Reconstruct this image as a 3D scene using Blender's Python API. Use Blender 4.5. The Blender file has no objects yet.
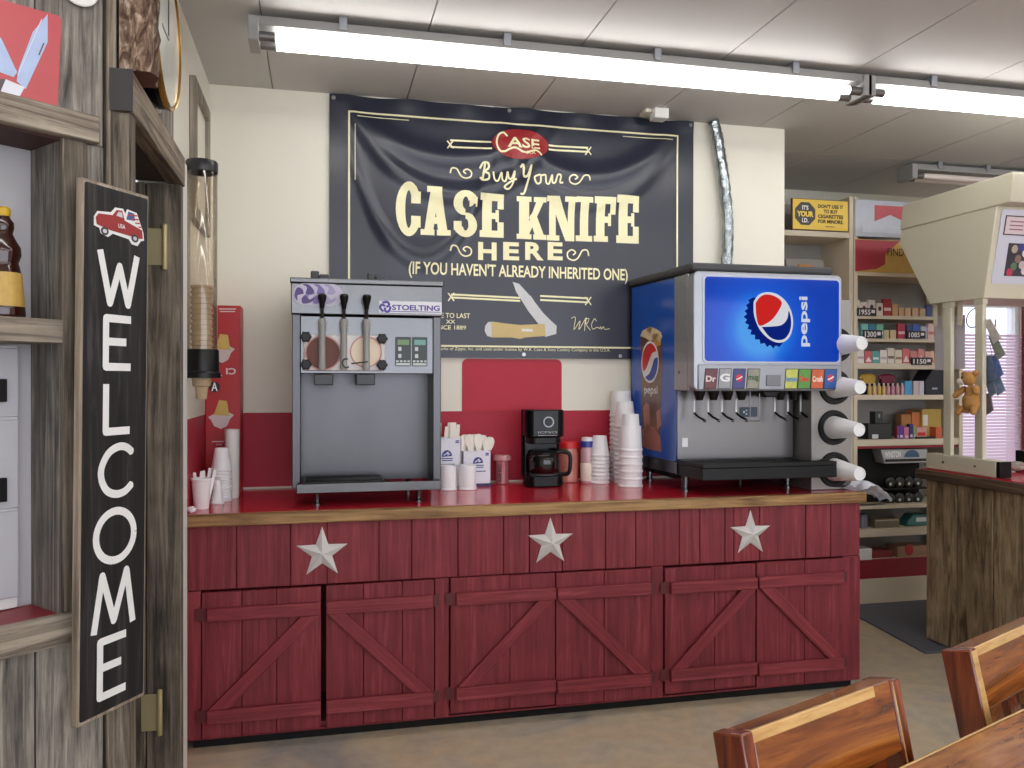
import bpy, bmesh, math, random
from mathutils import Vector, Matrix
random.seed(7)
R = math.radians
scene = bpy.context.scene
COL = scene.collection
# ------------------------------------------------------------------ camera (world: X along the back wall, Y into it, Z up, camera at origin)
FPX, YAW, PIT, ROL, CH = 827.42, R(13.1877), R(-0.19265), R(0.0574), 1.48
cd = bpy.data.cameras.new('camera'); cam = bpy.data.objects.new('camera', cd); COL.objects.link(cam)
cd.sensor_fit = 'HORIZONTAL'; cd.sensor_width = 36.0; cd.lens = 36.0 * FPX / 1024; cd.clip_start = .02
cam.matrix_world = Matrix.Translation((0, 0, CH)) @ Matrix.Rotation(-YAW, 4, 'Z') @ Matrix.Rotation(R(90) + PIT, 4, 'X') @ Matrix.Rotation(ROL, 4, 'Z')
scene.camera = cam
def ray(px, py):
    x, y = px - 512, py - 384
    a = x * math.cos(ROL) + y * math.sin(ROL); b = -x * math.sin(ROL) + y * math.cos(ROL)
    r, u = a / FPX, -b / FPX
    d = math.cos(PIT) - u * math.sin(PIT); z = u * math.cos(PIT) + math.sin(PIT)
    return Vector((r * math.cos(YAW) + d * math.sin(YAW), -r * math.sin(YAW) + d * math.cos(YAW), z))
def onY(px, py, Y):          # measured photo point on a wall-parallel plane -> (X, Z)
    t = ray(px, py); k = Y / t.y; return t.x * k, t.z * k + CH
def onX(px, py, X):
    t = ray(px, py); k = X / t.x; return t.y * k, t.z * k + CH
def onZ(px, py, Z):
    t = ray(px, py); k = (Z - CH) / t.z; return t.x * k, t.y * k
def onV(px, py, p0, th):     # on a vertical plane through p0 running at th from the Y axis -> (s, z)
    t = ray(px, py); d = Vector((math.sin(th), math.cos(th))); n = Vector((d.y, -d.x)); p = Vector(p0)
    k = n.dot(p) / n.dot(t.xy); return d.dot(t.xy * k - p), t.z * k + CH
# ------------------------------------------------------------------ materials
def lin(c):
    return tuple(((v / 255) / 12.92 if v / 255 <= .04045 else ((v / 255 + .055) / 1.055) ** 2.4) for v in c) + (1.0,)
MATS = {}
def new_mat(name):
    m = bpy.data.materials.new(name); m.use_nodes = True
    nt = m.node_tree; nt.nodes.clear()
    out = nt.nodes.new('ShaderNodeOutputMaterial')
    return m, nt, out
def N(nt, t, **kw):
    n = nt.nodes.new(t)
    for k, v in kw.items():
        if k in n.inputs: n.inputs[k].default_value = v
        else: setattr(n, k, v)
    return n
def plain(name, col, rough=.5, metal=0, var=.08, scale=18, bump=0, spec=.5, coat=0, emit=0, trans=0, stretch=(1, 1, 1)):
    if name in MATS: return MATS[name]
    m, nt, out = new_mat(name); L = nt.links.new
    b = N(nt, 'ShaderNodeBsdfPrincipled', Roughness=rough, Metallic=metal)
    b.inputs['Specular IOR Level'].default_value = spec
    b.inputs['Coat Weight'].default_value = coat; b.inputs['Coat Roughness'].default_value = .12
    tc = N(nt, 'ShaderNodeTexCoord'); mp = N(nt, 'ShaderNodeMapping'); mp.inputs['Scale'].default_value = stretch
    nz = N(nt, 'ShaderNodeTexNoise', Scale=scale, Detail=4.0)
    L(tc.outputs['Object'], mp.inputs[0]); L(mp.outputs[0], nz.inputs['Vector'])
    hs = N(nt, 'ShaderNodeHueSaturation'); hs.inputs['Color'].default_value = lin(col)
    mr = N(nt, 'ShaderNodeMapRange'); mr.inputs['To Min'].default_value = 1 - var; mr.inputs['To Max'].default_value = 1 + var
    L(nz.outputs[0], mr.inputs['Value']); L(mr.outputs[0], hs.inputs['Value']); L(hs.outputs[0], b.inputs['Base Color'])
    if bump:
        bp = N(nt, 'ShaderNodeBump', Strength=bump, Distance=.004); L(nz.outputs[0], bp.inputs['Height']); L(bp.outputs[0], b.inputs['Normal'])
    if emit:
        b.inputs['Emission Strength'].default_value = emit; L(hs.outputs[0], b.inputs['Emission Color'])
    if trans:
        tl = N(nt, 'ShaderNodeBsdfTranslucent'); L(hs.outputs[0], tl.inputs['Color'])
        mx = N(nt, 'ShaderNodeMixShader', Fac=trans); L(b.outputs[0], mx.inputs[1]); L(tl.outputs[0], mx.inputs[2]); L(mx.outputs[0], out.inputs[0])
    else: L(b.outputs[0], out.inputs[0])
    MATS[name] = m; return m
def wood(name, cols, axis='Z', scale=26, rough=.6, bump=.35, along=.05, coat=0, island=.25, knots=0, spec=.4, rot=(0, 0, 0), streak=1.2, grain=.3):
    m, nt, out = new_mat(name); L = nt.links.new
    b = N(nt, 'ShaderNodeBsdfPrincipled', Roughness=rough); b.inputs['Specular IOR Level'].default_value = spec
    b.inputs['Coat Weight'].default_value = coat; b.inputs['Coat Roughness'].default_value = .08
    tc = N(nt, 'ShaderNodeTexCoord'); mp = N(nt, 'ShaderNodeMapping'); geo = N(nt, 'ShaderNodeNewGeometry')
    s = [1, 1, 1]; s['XYZ'.index(axis)] = along
    mp.inputs['Scale'].default_value = s
    m0 = N(nt, 'ShaderNodeMapping'); m0.inputs['Rotation'].default_value = rot; L(tc.outputs['Object'], m0.inputs[0])
    off = N(nt, 'ShaderNodeVectorMath', operation='MULTIPLY_ADD'); cx = N(nt, 'ShaderNodeCombineXYZ')
    for k in range(3): L(geo.outputs['Random Per Island'], cx.inputs[k])
    off.inputs[1].default_value = (3, 5, 7); L(cx.outputs[0], off.inputs[0]); L(m0.outputs[0], off.inputs[2]); L(off.outputs[0], mp.inputs[0])
    nz = N(nt, 'ShaderNodeTexNoise', Scale=scale, Detail=7.0, Roughness=.65, Distortion=streak); L(mp.outputs[0], nz.inputs['Vector'])
    cr = N(nt, 'ShaderNodeValToRGB'); el = cr.color_ramp.elements
    while len(el) < len(cols): el.new(.5)
    for i, cl in enumerate(cols):
        el[i].position = .35 + .3 * i / (len(cols) - 1); el[i].color = lin(cl)
    L(nz.outputs[0], cr.inputs[0])
    hs = N(nt, 'ShaderNodeHueSaturation'); mr = N(nt, 'ShaderNodeMapRange'); mr.inputs['To Min'].default_value = 1 - island; mr.inputs['To Max'].default_value = 1 + island
    L(geo.outputs['Random Per Island'], mr.inputs['Value']); L(cr.outputs[0], hs.inputs['Color'])
    fine = N(nt, 'ShaderNodeTexNoise', Scale=scale * 3.2, Detail=5.0, Roughness=.7); L(mp.outputs[0], fine.inputs['Vector'])
    fr = N(nt, 'ShaderNodeMapRange'); fr.inputs['From Min'].default_value = .3; fr.inputs['From Max'].default_value = .5; fr.inputs['To Min'].default_value = 1 - grain; fr.inputs['To Max'].default_value = 1.0
    L(fine.outputs[0], fr.inputs['Value'])
    blot = N(nt, 'ShaderNodeTexNoise', Scale=7.0, Detail=4.0); L(off.outputs[0], blot.inputs['Vector'])
    br = N(nt, 'ShaderNodeMapRange'); br.inputs['From Min'].default_value = .3; br.inputs['From Max'].default_value = .7; br.inputs['To Min'].default_value = 1 - grain * .6; br.inputs['To Max'].default_value = 1 + grain * .4
    L(blot.outputs[0], br.inputs['Value'])
    m1 = N(nt, 'ShaderNodeMath', operation='MULTIPLY'); m2 = N(nt, 'ShaderNodeMath', operation='MULTIPLY')
    L(mr.outputs[0], m1.inputs[0]); L(fr.outputs[0], m1.inputs[1]); L(m1.outputs[0], m2.inputs[0]); L(br.outputs[0], m2.inputs[1]); L(m2.outputs[0], hs.inputs['Value'])
    colout = hs.outputs[0]
    if knots:
        vo = N(nt, 'ShaderNodeTexVoronoi', Scale=knots); L(off.outputs[0], vo.inputs['Vector'])
        kr = N(nt, 'ShaderNodeValToRGB'); kr.color_ramp.elements[0].position = .07; kr.color_ramp.elements[1].position = .2
        kr.color_ramp.elements[0].color = (.12, .06, .04, 1); kr.color_ramp.elements[1].color = (1, 1, 1, 1)
        L(vo.outputs['Distance'], kr.inputs[0])
        mx = N(nt, 'ShaderNodeMix', data_type='RGBA', blend_type='MULTIPLY'); mx.inputs[0].default_value = 1
        L(colout, mx.inputs[6]); L(kr.outputs[0], mx.inputs[7]); colout = mx.outputs[2]
    L(colout, b.inputs['Base Color'])
    bp = N(nt, 'ShaderNodeBump', Strength=bump, Distance=.006); L(nz.outputs[0], bp.inputs['Height']); L(bp.outputs[0], b.inputs['Normal'])
    L(b.outputs[0], out.inputs[0]); return m
def glass(name, tint, fac=.16, rough=.03):
    m, nt, out = new_mat(name); L = nt.links.new
    t = N(nt, 'ShaderNodeBsdfTransparent', Color=lin(tint)); g = N(nt, 'ShaderNodeBsdfGlossy', Roughness=rough)
    lw = N(nt, 'ShaderNodeLayerWeight', Blend=.25); mr = N(nt, 'ShaderNodeMapRange'); mr.inputs['To Min'].default_value = .03; mr.inputs['To Max'].default_value = fac * 4
    L(lw.outputs['Fresnel'], mr.inputs['Value'])
    mx = N(nt, 'ShaderNodeMixShader'); L(mr.outputs[0], mx.inputs[0]); L(t.outputs[0], mx.inputs[1]); L(g.outputs[0], mx.inputs[2]); L(mx.outputs[0], out.inputs[0])
    return m
def emitter(name, col, s):
    m, nt, out = new_mat(name); e = N(nt, 'ShaderNodeEmission', Strength=s, Color=lin(col)); nt.links.new(e.outputs[0], out.inputs[0]); return m
def col(r, g, b, rough=.5, **k): return plain('paint_%d_%d_%d_%d' % (r, g, b, rough * 100), (r, g, b), rough, **k)

M_CREAM = plain('cream wall paint', (230, 226, 212), .55, var=.03, scale=3, bump=.05)
M_REDWALL = plain('red wall paint', (174, 46, 64), .45, spec=.2, var=.05, scale=4, bump=.04)
M_CEIL = plain('ceiling board paint', (196, 194, 191), .6, var=.04, scale=2.5)
M_BARN = wood('grey barn wood', [(74, 70, 67), (118, 112, 106), (146, 140, 132), (176, 168, 158)], 'Z', 30, .8, .8, grain=.5)
M_BARNH = wood('grey barn wood beam', [(84, 76, 68), (134, 123, 110), (160, 149, 134), (184, 172, 155)], 'X', 30, .8, .6, rot=(0, 0, R(-40)), grain=.45)
M_BROWN = wood('brown weathered wood', [(64, 57, 50), (99, 90, 80), (128, 117, 104), (154, 142, 127)], 'Z', 26, .8, .8, grain=.5)
M_BROWNY = wood('brown weathered lintel wood', [(80, 70, 60), (118, 106, 92), (146, 133, 117), (168, 155, 138)], 'Y', 26, .8, .5)
M_REDWOOD = wood('red painted planks', [(112, 37, 47), (126, 43, 53), (134, 49, 58), (150, 64, 72)], 'Z', 34, .55, .7, along=.04, island=.07, grain=.22)
M_REDRAIL = wood('red painted rails', [(116, 39, 49), (130, 45, 55), (138, 51, 60), (156, 68, 76)], 'X', 30, .55, .7, along=.05, island=.05, grain=.2)
M_REDBRACE_UP = wood('red painted rising brace', [(116, 39, 49), (130, 45, 55), (138, 51, 60), (156, 68, 76)], 'X', 30, .55, .7, along=.05, island=.05, grain=.2, rot=(0, R(45), 0))
M_REDBRACE_DOWN = wood('red painted falling brace', [(116, 39, 49), (130, 45, 55), (138, 51, 60), (156, 68, 76)], 'X', 30, .55, .7, along=.05, island=.05, grain=.2, rot=(0, R(-45), 0))
M_EDGE = wood('counter edge oak', [(92, 62, 34), (140, 104, 64), (168, 131, 84), (182, 146, 98)], 'X', 24, .5, .2, island=.05)
M_PLANK = wood('counter plank wood', [(84, 68, 50), (128, 108, 82), (154, 134, 106), (170, 152, 126)], 'Z', 18, .75, .4, along=.12, island=.2, grain=.4)
M_CEDAR = wood('varnished cedar', [(88, 40, 14), (128, 66, 24), (154, 88, 36), (176, 112, 54)], 'X', 11, .25, .05, along=.12, coat=.8, knots=3.2, island=.12, grain=.16, rot=(0, 0, 0), streak=2.5)
M_CEDARD = wood('varnished dark cedar', [(70, 26, 14), (100, 40, 20), (126, 56, 28), (146, 72, 38)], 'Z', 11, .25, .05, along=.12, coat=.8, island=.1, grain=.15)
M_SAP = wood('pale cedar sapwood', [(190, 140, 80), (214, 172, 110), (228, 190, 130)], 'X', 16, .25, .05, along=.1, coat=.8, island=.05, grain=.1)
M_BARK = wood('tree bark', [(52, 38, 30), (100, 78, 64), (142, 118, 100), (190, 170, 150)], 'Z', 40, .9, 1.0, along=.35)
M_STEEL = plain('brushed stainless', (104, 105, 107), .24, 1.0, var=.08, scale=5, stretch=(1, 1, 1.6), bump=.35)
M_STEELD = plain('dull stainless', (92, 92, 95), .34, 1.0, var=.12, scale=4, stretch=(1.6, 1, 1), bump=.3)
M_SILVER = plain('silver plastic', (160, 164, 172), .32, .5, var=.03)
M_BLACK = plain('black plastic', (12, 12, 14), .35, var=.05, spec=.3)
M_GLOSSBLK = plain('gloss black plastic', (10, 10, 12), .1, var=.03, spec=.22)
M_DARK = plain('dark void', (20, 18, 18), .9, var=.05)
M_DGREY = plain('dark grey plastic', (62, 64, 68), .5, var=.05)
M_FOAM = plain('white foam', (236, 236, 238), .55, var=.02, scale=120, bump=.08)
M_WHITE = plain('white paint', (232, 232, 230), .45, var=.03)
M_PAPER = plain('white paper', (240, 240, 242), .7, var=.02)
M_BRASS = plain('brass', (196, 182, 134), .4, .4, var=.08)
M_TAN = plain('tan shelf paint', (206, 194, 172), .5, var=.03)
M_GREYSH = plain('grey shelf paint', (150, 147, 142), .55, var=.03)
M_CREAMP = plain('cream enamel', (208, 203, 182), .45, var=.02)
M_VINYL = plain('black vinyl', (35, 39, 55), .3, var=.05, scale=9)
M_INK = plain('pale yellow ink', (242, 236, 192), .45, var=.04)
M_RINK = plain('banner red ink', (158, 40, 44), .45, var=.04)
M_WINK = plain('white ink', (238, 238, 238), .45, var=.02)
M_KINK = plain('black ink', (16, 16, 18), .5, var=.02)
M_BLUEP = plain('blue graphic', (14, 76, 186), .25, var=.08, scale=3, coat=.3)
M_TUBE = emitter('lit fluorescent tube', (255, 253, 250), 11)
M_TUBEOFF = plain('unlit tube', (238, 226, 218), .3, var=.02)
M_GLASS = glass('clear acrylic', (252, 249, 245), .13)
M_CARAFE = glass('carafe glass', (196, 194, 192), .22)
M_POLY = glass('clear poly bag', (215, 218, 226), .2, .2)
M_CONE = plain('cake cone', (178, 158, 128), .8, var=.1, scale=60, bump=.2)
M_RLAM = plain('red laminate', (196, 36, 54), .16, var=.04, scale=6, coat=.15)
# ------------------------------------------------------------------ mesh builder
class MB:
    def __init__(s, T=None): s.bm = bmesh.new(); s.T = T or Matrix(); s.mi = 0; s.fn = None; s.kk = 0
    def v(s, p):
        p = Vector(p)
        if s.fn: p = Vector(s.fn(*p))
        return s.bm.verts.new(s.T @ p)
    def f(s, vs):
        try: fc = s.bm.faces.new(vs); fc.material_index = s.mi; return fc
        except ValueError: return None
    def box(s, x0, x1, y0, y1, z0, z1):
        p = [s.v((x, y, z)) for x in (x0, x1) for y in (y0, y1) for z in (z0, z1)]
        for q in ((0, 1, 3, 2), (4, 6, 7, 5), (0, 4, 5, 1), (2, 3, 7, 6), (0, 2, 6, 4), (1, 5, 7, 3)): s.f([p[i] for i in q])
        return s
    def hexa(s, low, high):                               # two quads joined
        a = [s.v(p) for p in low]; b = [s.v(p) for p in high]; n = len(a)
        s.f(a[::-1]); s.f(b)
        for i in range(n): s.f([a[i], a[(i + 1) % n], b[(i + 1) % n], b[i]])
        return s
    def prism(s, pts, fn, d0, d1):                        # 2-D outline extruded; fn(u, v, d) -> point
        return s.hexa([fn(u, v, d0) for u, v in pts], [fn(u, v, d1) for u, v in pts])
    def flat(s, pts, fn, d=0):                            # each overlapping patch of ink lies a hair above the last
        s.kk = (s.kk + 1) % 37; d = d + s.kk * 1.2e-5
        s.f([s.v(fn(u, v, d)) for u, v in pts]); return s
    def lathe(s, c, prof, n=24, axis='Z', cap=True, a0=0):
        c = Vector(c); rings = []
        for r, h in prof:
            ring = []
            for k in range(n):
                a = a0 + 2 * math.pi * k / n; x, y = r * math.cos(a), r * math.sin(a)
                ring.append(s.v(c + Vector({'Z': (x, y, h), 'Y': (x, h, y), 'X': (h, x, y)}[axis])))
            rings.append(ring)
        for i in range(len(rings) - 1):
            for k in range(n): s.f([rings[i][k], rings[i][(k + 1) % n], rings[i + 1][(k + 1) % n], rings[i + 1][k]])
        if cap:
            if prof[0][0] > 1e-5: s.f(rings[0][::-1])
            if prof[-1][0] > 1e-5: s.f(rings[-1])
        return s
    def tube(s, pts, r, n=8, jit=0):
        pts = [Vector(p) for p in pts]; rings = []
        for i, p in enumerate(pts):
            t = (pts[min(i + 1, len(pts) - 1)] - pts[max(i - 1, 0)]).normalized()
            a = t.orthogonal() if i == 0 else (prev - t * prev.dot(t))
            a.normalize(); b = t.cross(a); prev = a
            rr = r[i] if isinstance(r, (list, tuple)) else r
            rings.append([s.v(p + (a * math.cos(2 * math.pi * k / n) + b * math.sin(2 * math.pi * k / n)) * (rr * (1 + random.uniform(-jit, jit)))) for k in range(n)])
        for i in range(len(rings) - 1):
            for k in range(n): s.f([rings[i][k], rings[i][(k + 1) % n], rings[i + 1][(k + 1) % n], rings[i + 1][k]])
        s.f(rings[0][::-1]); s.f(rings[-1]); return s
    def ball(s, c, r, sc=(1, 1, 1), n=12):
        c = Vector(c); prof = [(max(1e-4, math.sin(math.pi * k / n)), -math.cos(math.pi * k / n)) for k in range(n + 1)]
        rings = [[s.v(c + Vector((a * math.cos(2 * math.pi * k / 14) * sc[0], a * math.sin(2 * math.pi * k / 14) * sc[1], h * sc[2])) * r) for k in range(14)] for a, h in prof]
        for i in range(n):
            for k in range(14): s.f([rings[i][k], rings[i][(k + 1) % 14], rings[i + 1][(k + 1) % 14], rings[i + 1][k]])
        return s
    def strokes(s, lines, w, fn, d=0, close=False):       # flat ribbons with round joints
        for ln in lines:
            for i in range(len(ln) - 1):
                a, b = Vector(ln[i]), Vector(ln[i + 1]); t = b - a
                if t.length < 1e-6: continue
                t.normalize(); n = Vector((-t.y, t.x)) * w / 2
                s.flat([a - n, b - n, b + n, a + n], fn, d)
            for p in ln[1:-1] if len(ln) > 2 else []:
                s.flat([(p[0] + w / 2 * math.cos(k * math.pi / 4), p[1] + w / 2 * math.sin(k * math.pi / 4)) for k in range(8)], fn, d)
        return s
def circ(cx, cy, rx, ry=None, n=28, a0=0, a1=2 * math.pi):
    ry = rx if ry is None else ry; full = abs(a1 - a0 - 2 * math.pi) < 1e-6
    return [(cx + rx * math.cos(a0 + (a1 - a0) * k / (n if full else n - 1)), cy + ry * math.sin(a0 + (a1 - a0) * k / (n if full else n - 1))) for k in range(n)]
def rrect(x0, x1, y0, y1, r, n=5):
    p = []
    for cx, cy, a in ((x1 - r, y0 + r, -90), (x1 - r, y1 - r, 0), (x0 + r, y1 - r, 90), (x0 + r, y0 + r, 180)):
        p += [(cx + r * math.cos(R(a + 90 * k / n)), cy + r * math.sin(R(a + 90 * k / n))) for k in range(n + 1)]
    return p
def smooth(pts, n=6):
    p = [Vector(q) for q in pts]; out = []
    for i in range(len(p) - 1):
        a, b, c_, d = p[max(i - 1, 0)], p[i], p[i + 1], p[min(i + 2, len(p) - 1)]
        for k in range(n):
            t = k / n; out.append(.5 * ((2 * b) + (c_ - a) * t + (2 * a - 5 * b + 4 * c_ - d) * t * t + (3 * b - a - 3 * c_ + d) * t ** 3))
    out.append(p[-1]); return out
_txt = {}
def text2d(body, bold=0., shear=0.):
    key = (body, bold, shear)
    if key not in _txt:
        cu = bpy.data.curves.new('lettering', 'FONT'); cu.body = body; cu.size = 1; cu.resolution_u = 3; cu.offset = bold; cu.shear = shear
        ob = bpy.data.objects.new('lettering', cu); COL.objects.link(ob)
        me = bpy.data.meshes.new_from_object(ob.evaluated_get(bpy.context.evaluated_depsgraph_get()))
        vs = [(v.co.x, v.co.y) for v in me.vertices]; fs = [tuple(p.vertices) for p in me.polygons]
        bpy.data.objects.remove(ob); bpy.data.curves.remove(cu); bpy.data.meshes.remove(me)
        xs = [v[0] for v in vs]; ys = [v[1] for v in vs]; x0, x1, y0, y1 = min(xs), max(xs), min(ys), max(ys)
        _txt[key] = ([((x - x0) / (x1 - x0), (y - y0) / (y1 - y0)) for x, y in vs], fs)
    return _txt[key]
def text(m, body, u0, u1, v0, v1, fn, d=0, bold=.0, shear=0., rot=0):
    vs, fs = text2d(body, bold, shear)
    def mapuv(a, b):
        if rot == 90: a, b = 1 - b, a
        elif rot == 180: a, b = 1 - a, 1 - b
        elif rot == -90: a, b = b, 1 - a
        return u0 + a * (u1 - u0), v0 + b * (v1 - v0)
    V = [m.v(fn(*mapuv(a, b), d)) for a, b in vs]
    for f in fs: m.f([V[i] for i in f])
WORLD = {}
def build(name, m, mats, parent=None, bev=0, seg=2, smoothing=True, local=False, sharp=.6, recalc=True):
    bm = m.bm if isinstance(m, MB) else m
    if recalc: bmesh.ops.recalc_face_normals(bm, faces=bm.faces)
    for f in bm.faces: f.smooth = smoothing
    if smoothing:
        for e in bm.edges:
            e.smooth = len(e.link_faces) == 2 and e.calc_face_angle(0) < sharp
    if parent is not None and not local: bm.transform(WORLD[parent.name].inverted())
    me = bpy.data.meshes.new(name); bm.to_mesh(me); bm.free()
    for mt in (mats if isinstance(mats, (list, tuple)) else [mats]): me.materials.append(mt)
    o = bpy.data.objects.new(name, me); COL.objects.link(o)
    if parent is not None: o.parent = parent
    WORLD[o.name] = WORLD[parent.name] if parent is not None else Matrix()
    if bev:
        b = o.modifiers.new('Bevel', 'BEVEL'); b.width = bev; b.segments = seg; b.limit_method = 'ANGLE'; b.angle_limit = R(40)
    return o
def tag(o, label, cat, group=None):
    o['label'] = label; o['category'] = cat
    if group: o['group'] = group
    return o
def thing(name, label, cat, loc=(0, 0, 0), rz=0, group=None):
    o = bpy.data.objects.new(name, None); COL.objects.link(o); o.empty_display_size = .05
    o.location = loc; o.rotation_euler = (0, 0, rz); WORLD[o.name] = Matrix.Translation(loc) @ Matrix.Rotation(rz, 4, 'Z')
    return tag(o, label, cat, group)
def solo(name, m, mats, label, cat, loc, group=None, bev=0, own=False, **k):     # a thing that is one mesh, origin at its base
    T = Matrix.Translation(loc)
    if not own: m.bm.transform(T.inverted())
    o = build(name, m, mats, None, bev, **k); o.location = loc; WORLD[o.name] = T
    return tag(o, label, cat, group)
def struct(name, m, mats, bev=0, parent=None, **k):
    o = build(name, m, mats, parent, bev, **k); o['kind'] = 'structure'; return o
def dup(o, loc, rz=0, label=None, group=None):
    c = o.copy(); COL.objects.link(c); c.location = loc; c.rotation_euler = (0, 0, rz)
    if label: c['label'] = label
    if group: c['group'] = group
    def kids(src, dst):
        for ch in list(src.children):
            k = ch.copy(); COL.objects.link(k); k.parent = dst; kids(ch, k)
    kids(o, c); return c
ORD = 'first second third fourth fifth sixth seventh eighth ninth tenth eleventh twelfth thirteenth fourteenth fifteenth sixteenth seventeenth eighteenth nineteenth twentieth'.split()
def fY(Y, s=1): return lambda u, v, d=0: (u, Y - d * s, v)          # plane facing the camera, d = proud of it
def fX(X, s=1): return lambda u, v, d=0: (X - d * s, u, v)          # plane facing -X
def PX(Y): return lambda px, py: onY(px, py, Y)
# ------------------------------------------------------------------ setting
XL, YB, ZC, ZR, ZT = -.517, 4.27, 2.928, 1.323, .948
def concrete():
    m, nt, out = new_mat('stained concrete'); L = nt.links.new
    b = N(nt, 'ShaderNodeBsdfPrincipled'); tc = N(nt, 'ShaderNodeTexCoord')
    n1 = N(nt, 'ShaderNodeTexNoise', Scale=1.7, Detail=6.0, Roughness=.6, Distortion=.8); n2 = N(nt, 'ShaderNodeTexNoise', Scale=14.0, Detail=6.0)
    L(tc.outputs['Object'], n1.inputs['Vector']); L(tc.outputs['Object'], n2.inputs['Vector'])
    cr = N(nt, 'ShaderNodeValToRGB'); el = cr.color_ramp.elements; el.new(.5); el.new(.6)
    for e, p, cl in zip(el, (.32, .45, .56, .7), ((158, 154, 148), (190, 178, 158), (196, 178, 150), (172, 164, 154))): e.position = p; e.color = lin(cl)
    L(n1.outputs[0], cr.inputs[0])
    hs = N(nt, 'ShaderNodeHueSaturation'); mr = N(nt, 'ShaderNodeMapRange'); mr.inputs['To Min'].default_value = .72; mr.inputs['To Max'].default_value = 1.25
    L(n2.outputs[0], mr.inputs['Value']); L(mr.outputs[0], hs.inputs['Value']); L(cr.outputs[0], hs.inputs['Color']); L(hs.outputs[0], b.inputs['Base Color'])
    r2 = N(nt, 'ShaderNodeMapRange'); r2.inputs['To Min'].default_value = .22; r2.inputs['To Max'].default_value = .55; L(n1.outputs[0], r2.inputs['Value']); L(r2.outputs[0], b.inputs['Roughness'])
    L(b.outputs[0], out.inputs[0]); return m
struct('floor', MB().box(-4, 8, -4.5, 6.6, -.1, 0), concrete())
m = MB(); m.mi = 1; m.box(-4, 8, -4.5, 6.6, 2.94, 3.0); m.mi = 0
xs = [-.22 + .663 * k for k in range(-6, 13)]; ys = [-4.5, -2.64, -.2, 2.24, 4.68, 6.6]
for a, b in zip(xs, xs[1:]):
    for c_, d in zip(ys, ys[1:]): m.box(a + .0025, b - .0025, c_ + .0025, d - .0025, ZC, 2.941)
struct('ceiling', m, [M_CEIL, plain('ceiling joint', (128, 125, 122), .7)], bev=.0015, seg=1)
m = MB(); m.box(XL, 2.605, YB, YB + .12, ZR, ZC); m.mi = 1; m.box(XL, 2.605, YB, YB + .12, 0, ZR); struct('wall_back', m, [M_CREAM, M_REDWALL])
m = MB(); m.box(XL - .1, XL, 3.13, YB + .12, ZR, ZC); m.mi = 1; m.box(XL - .1, XL, 3.13, YB + .12, 0, ZR); m.mi = 0
m.box(XL - .1, XL, 2.36, 3.13, 2.28, ZC); struct('wall_left', m, [M_CREAM, M_REDWALL])
struct('trim_1', MB().box(XL, 2.4, YB - .009, YB, ZT, ZT + .008), M_CREAM)
# white strip where the rustic door frame meets the cream wall
struct('trim_2', MB().box(XL - .02, -.468, 3.142, 3.232, 0.02, 2.27), M_WHITE, bev=.003)
# walls that close the shop behind and beside the picture
struct('wall_far', MB().box(2.4, 4.9, 5.6, 5.75, 0, ZC).box(5.56, 8, 5.6, 5.75, 0, ZC).box(4.9, 5.56, 5.6, 5.75, 0, .7).box(4.9, 5.56, 5.6, 5.75, 2.12, ZC).box(2.4, 2.52, YB + .12, 5.6, 0, ZC), M_CREAM)
struct('wall_right', MB().box(7.9, 8, -4.5, 5.6, 0, ZC), M_CREAM)
struct('wall_front', MB().box(-4, -1.2, -3.3, -3.2, 0, ZC).box(6.2, 8, -3.3, -3.2, 0, ZC).box(-1.2, 6.2, -3.3, -3.2, 0, .5).box(-1.2, 6.2, -3.3, -3.2, 2.6, ZC), M_CREAM)  # wide opening invented behind the camera to let fill light in
m = MB()
for k in range(5): m.box(-1.2 + 1.85 * k - .03, -1.2 + 1.85 * k + .03, -3.28, -3.22, .5, 2.6)
struct('added_window', m, M_WHITE)  # unseen window bars, added with the invented opening
la = bpy.data.lights.new('added_front_fill', 'AREA'); la.shape = 'RECTANGLE'; la.size = 7.2; la.size_y = 2.0; la.energy = 48; la.color = (1, .99, .98)  # unseen area lamp added as frontal fill for the counter and floor
lo_ = bpy.data.objects.new('added_front_fill', la); COL.objects.link(lo_); lo_.location = (2.5, -3.18, 1.55); lo_.rotation_euler = (R(90), 0, 0)
struct('wall_outer', MB().box(-4, -3.9, -4.4, 2.4, 0, ZC), M_CREAM)
# angled barn-wood wall: local frame s along it, n out into the room, z up
AK, AT = .93, R(50)
AP = (-.62 * AK, 2.42 * AK)
AM = Matrix(((math.sin(AT), math.cos(AT), 0, AP[0]), (math.cos(AT), -math.sin(AT), 0, AP[1]), (0, 0, 1, 0), (0, 0, 0, 1)))   # (s, n, z) -> world
def onA(px, py, n=0): return onV(px, py, (AP[0] + n * math.cos(AT), AP[1] - n * math.sin(AT)), AT)
zb1, zb0 = onA(30, 102)[1], onA(30, 131)[1]          # upper beam
zs1, zs0 = onA(30, 318)[1], onA(30, 342)[1]          # middle shelf
zl1, zl0 = onA(30, 619)[1], onA(30, 650)[1]          # ledge
SP0, SP1 = onA(60, 250)[0], onA(103, 50)[0]          # post
m = MB(AM)
for k in range(9):
    s1 = SP1 - .0 - k * .165; s0 = s1 - .161
    m.box(s0, s1, -.03, random.uniform(0, .004), zb0, ZC)
    m.box(s0, s1, -.03, random.uniform(0, .004), .0, zl1 - .02)
m.box(SP0, SP1, -.16, .004, zl1 - .02, zb0)
m.box(-1.5, -.75, -.03, 0, zl1 - .02, zb0)
m.box(-3.4, -1.5, -.03, 0, 0, ZC)
struct('wall_angled', m, M_BARN, bev=.003)
m = MB(AM); m.box(SP0 - .006, SP1 + .02, -.175, -.16, 0, ZC); m.box(SP1 + .004, SP1 + .03, -.05, .012, 0, ZC); struct('trim_3', m, M_BROWN, bev=.003)
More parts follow.
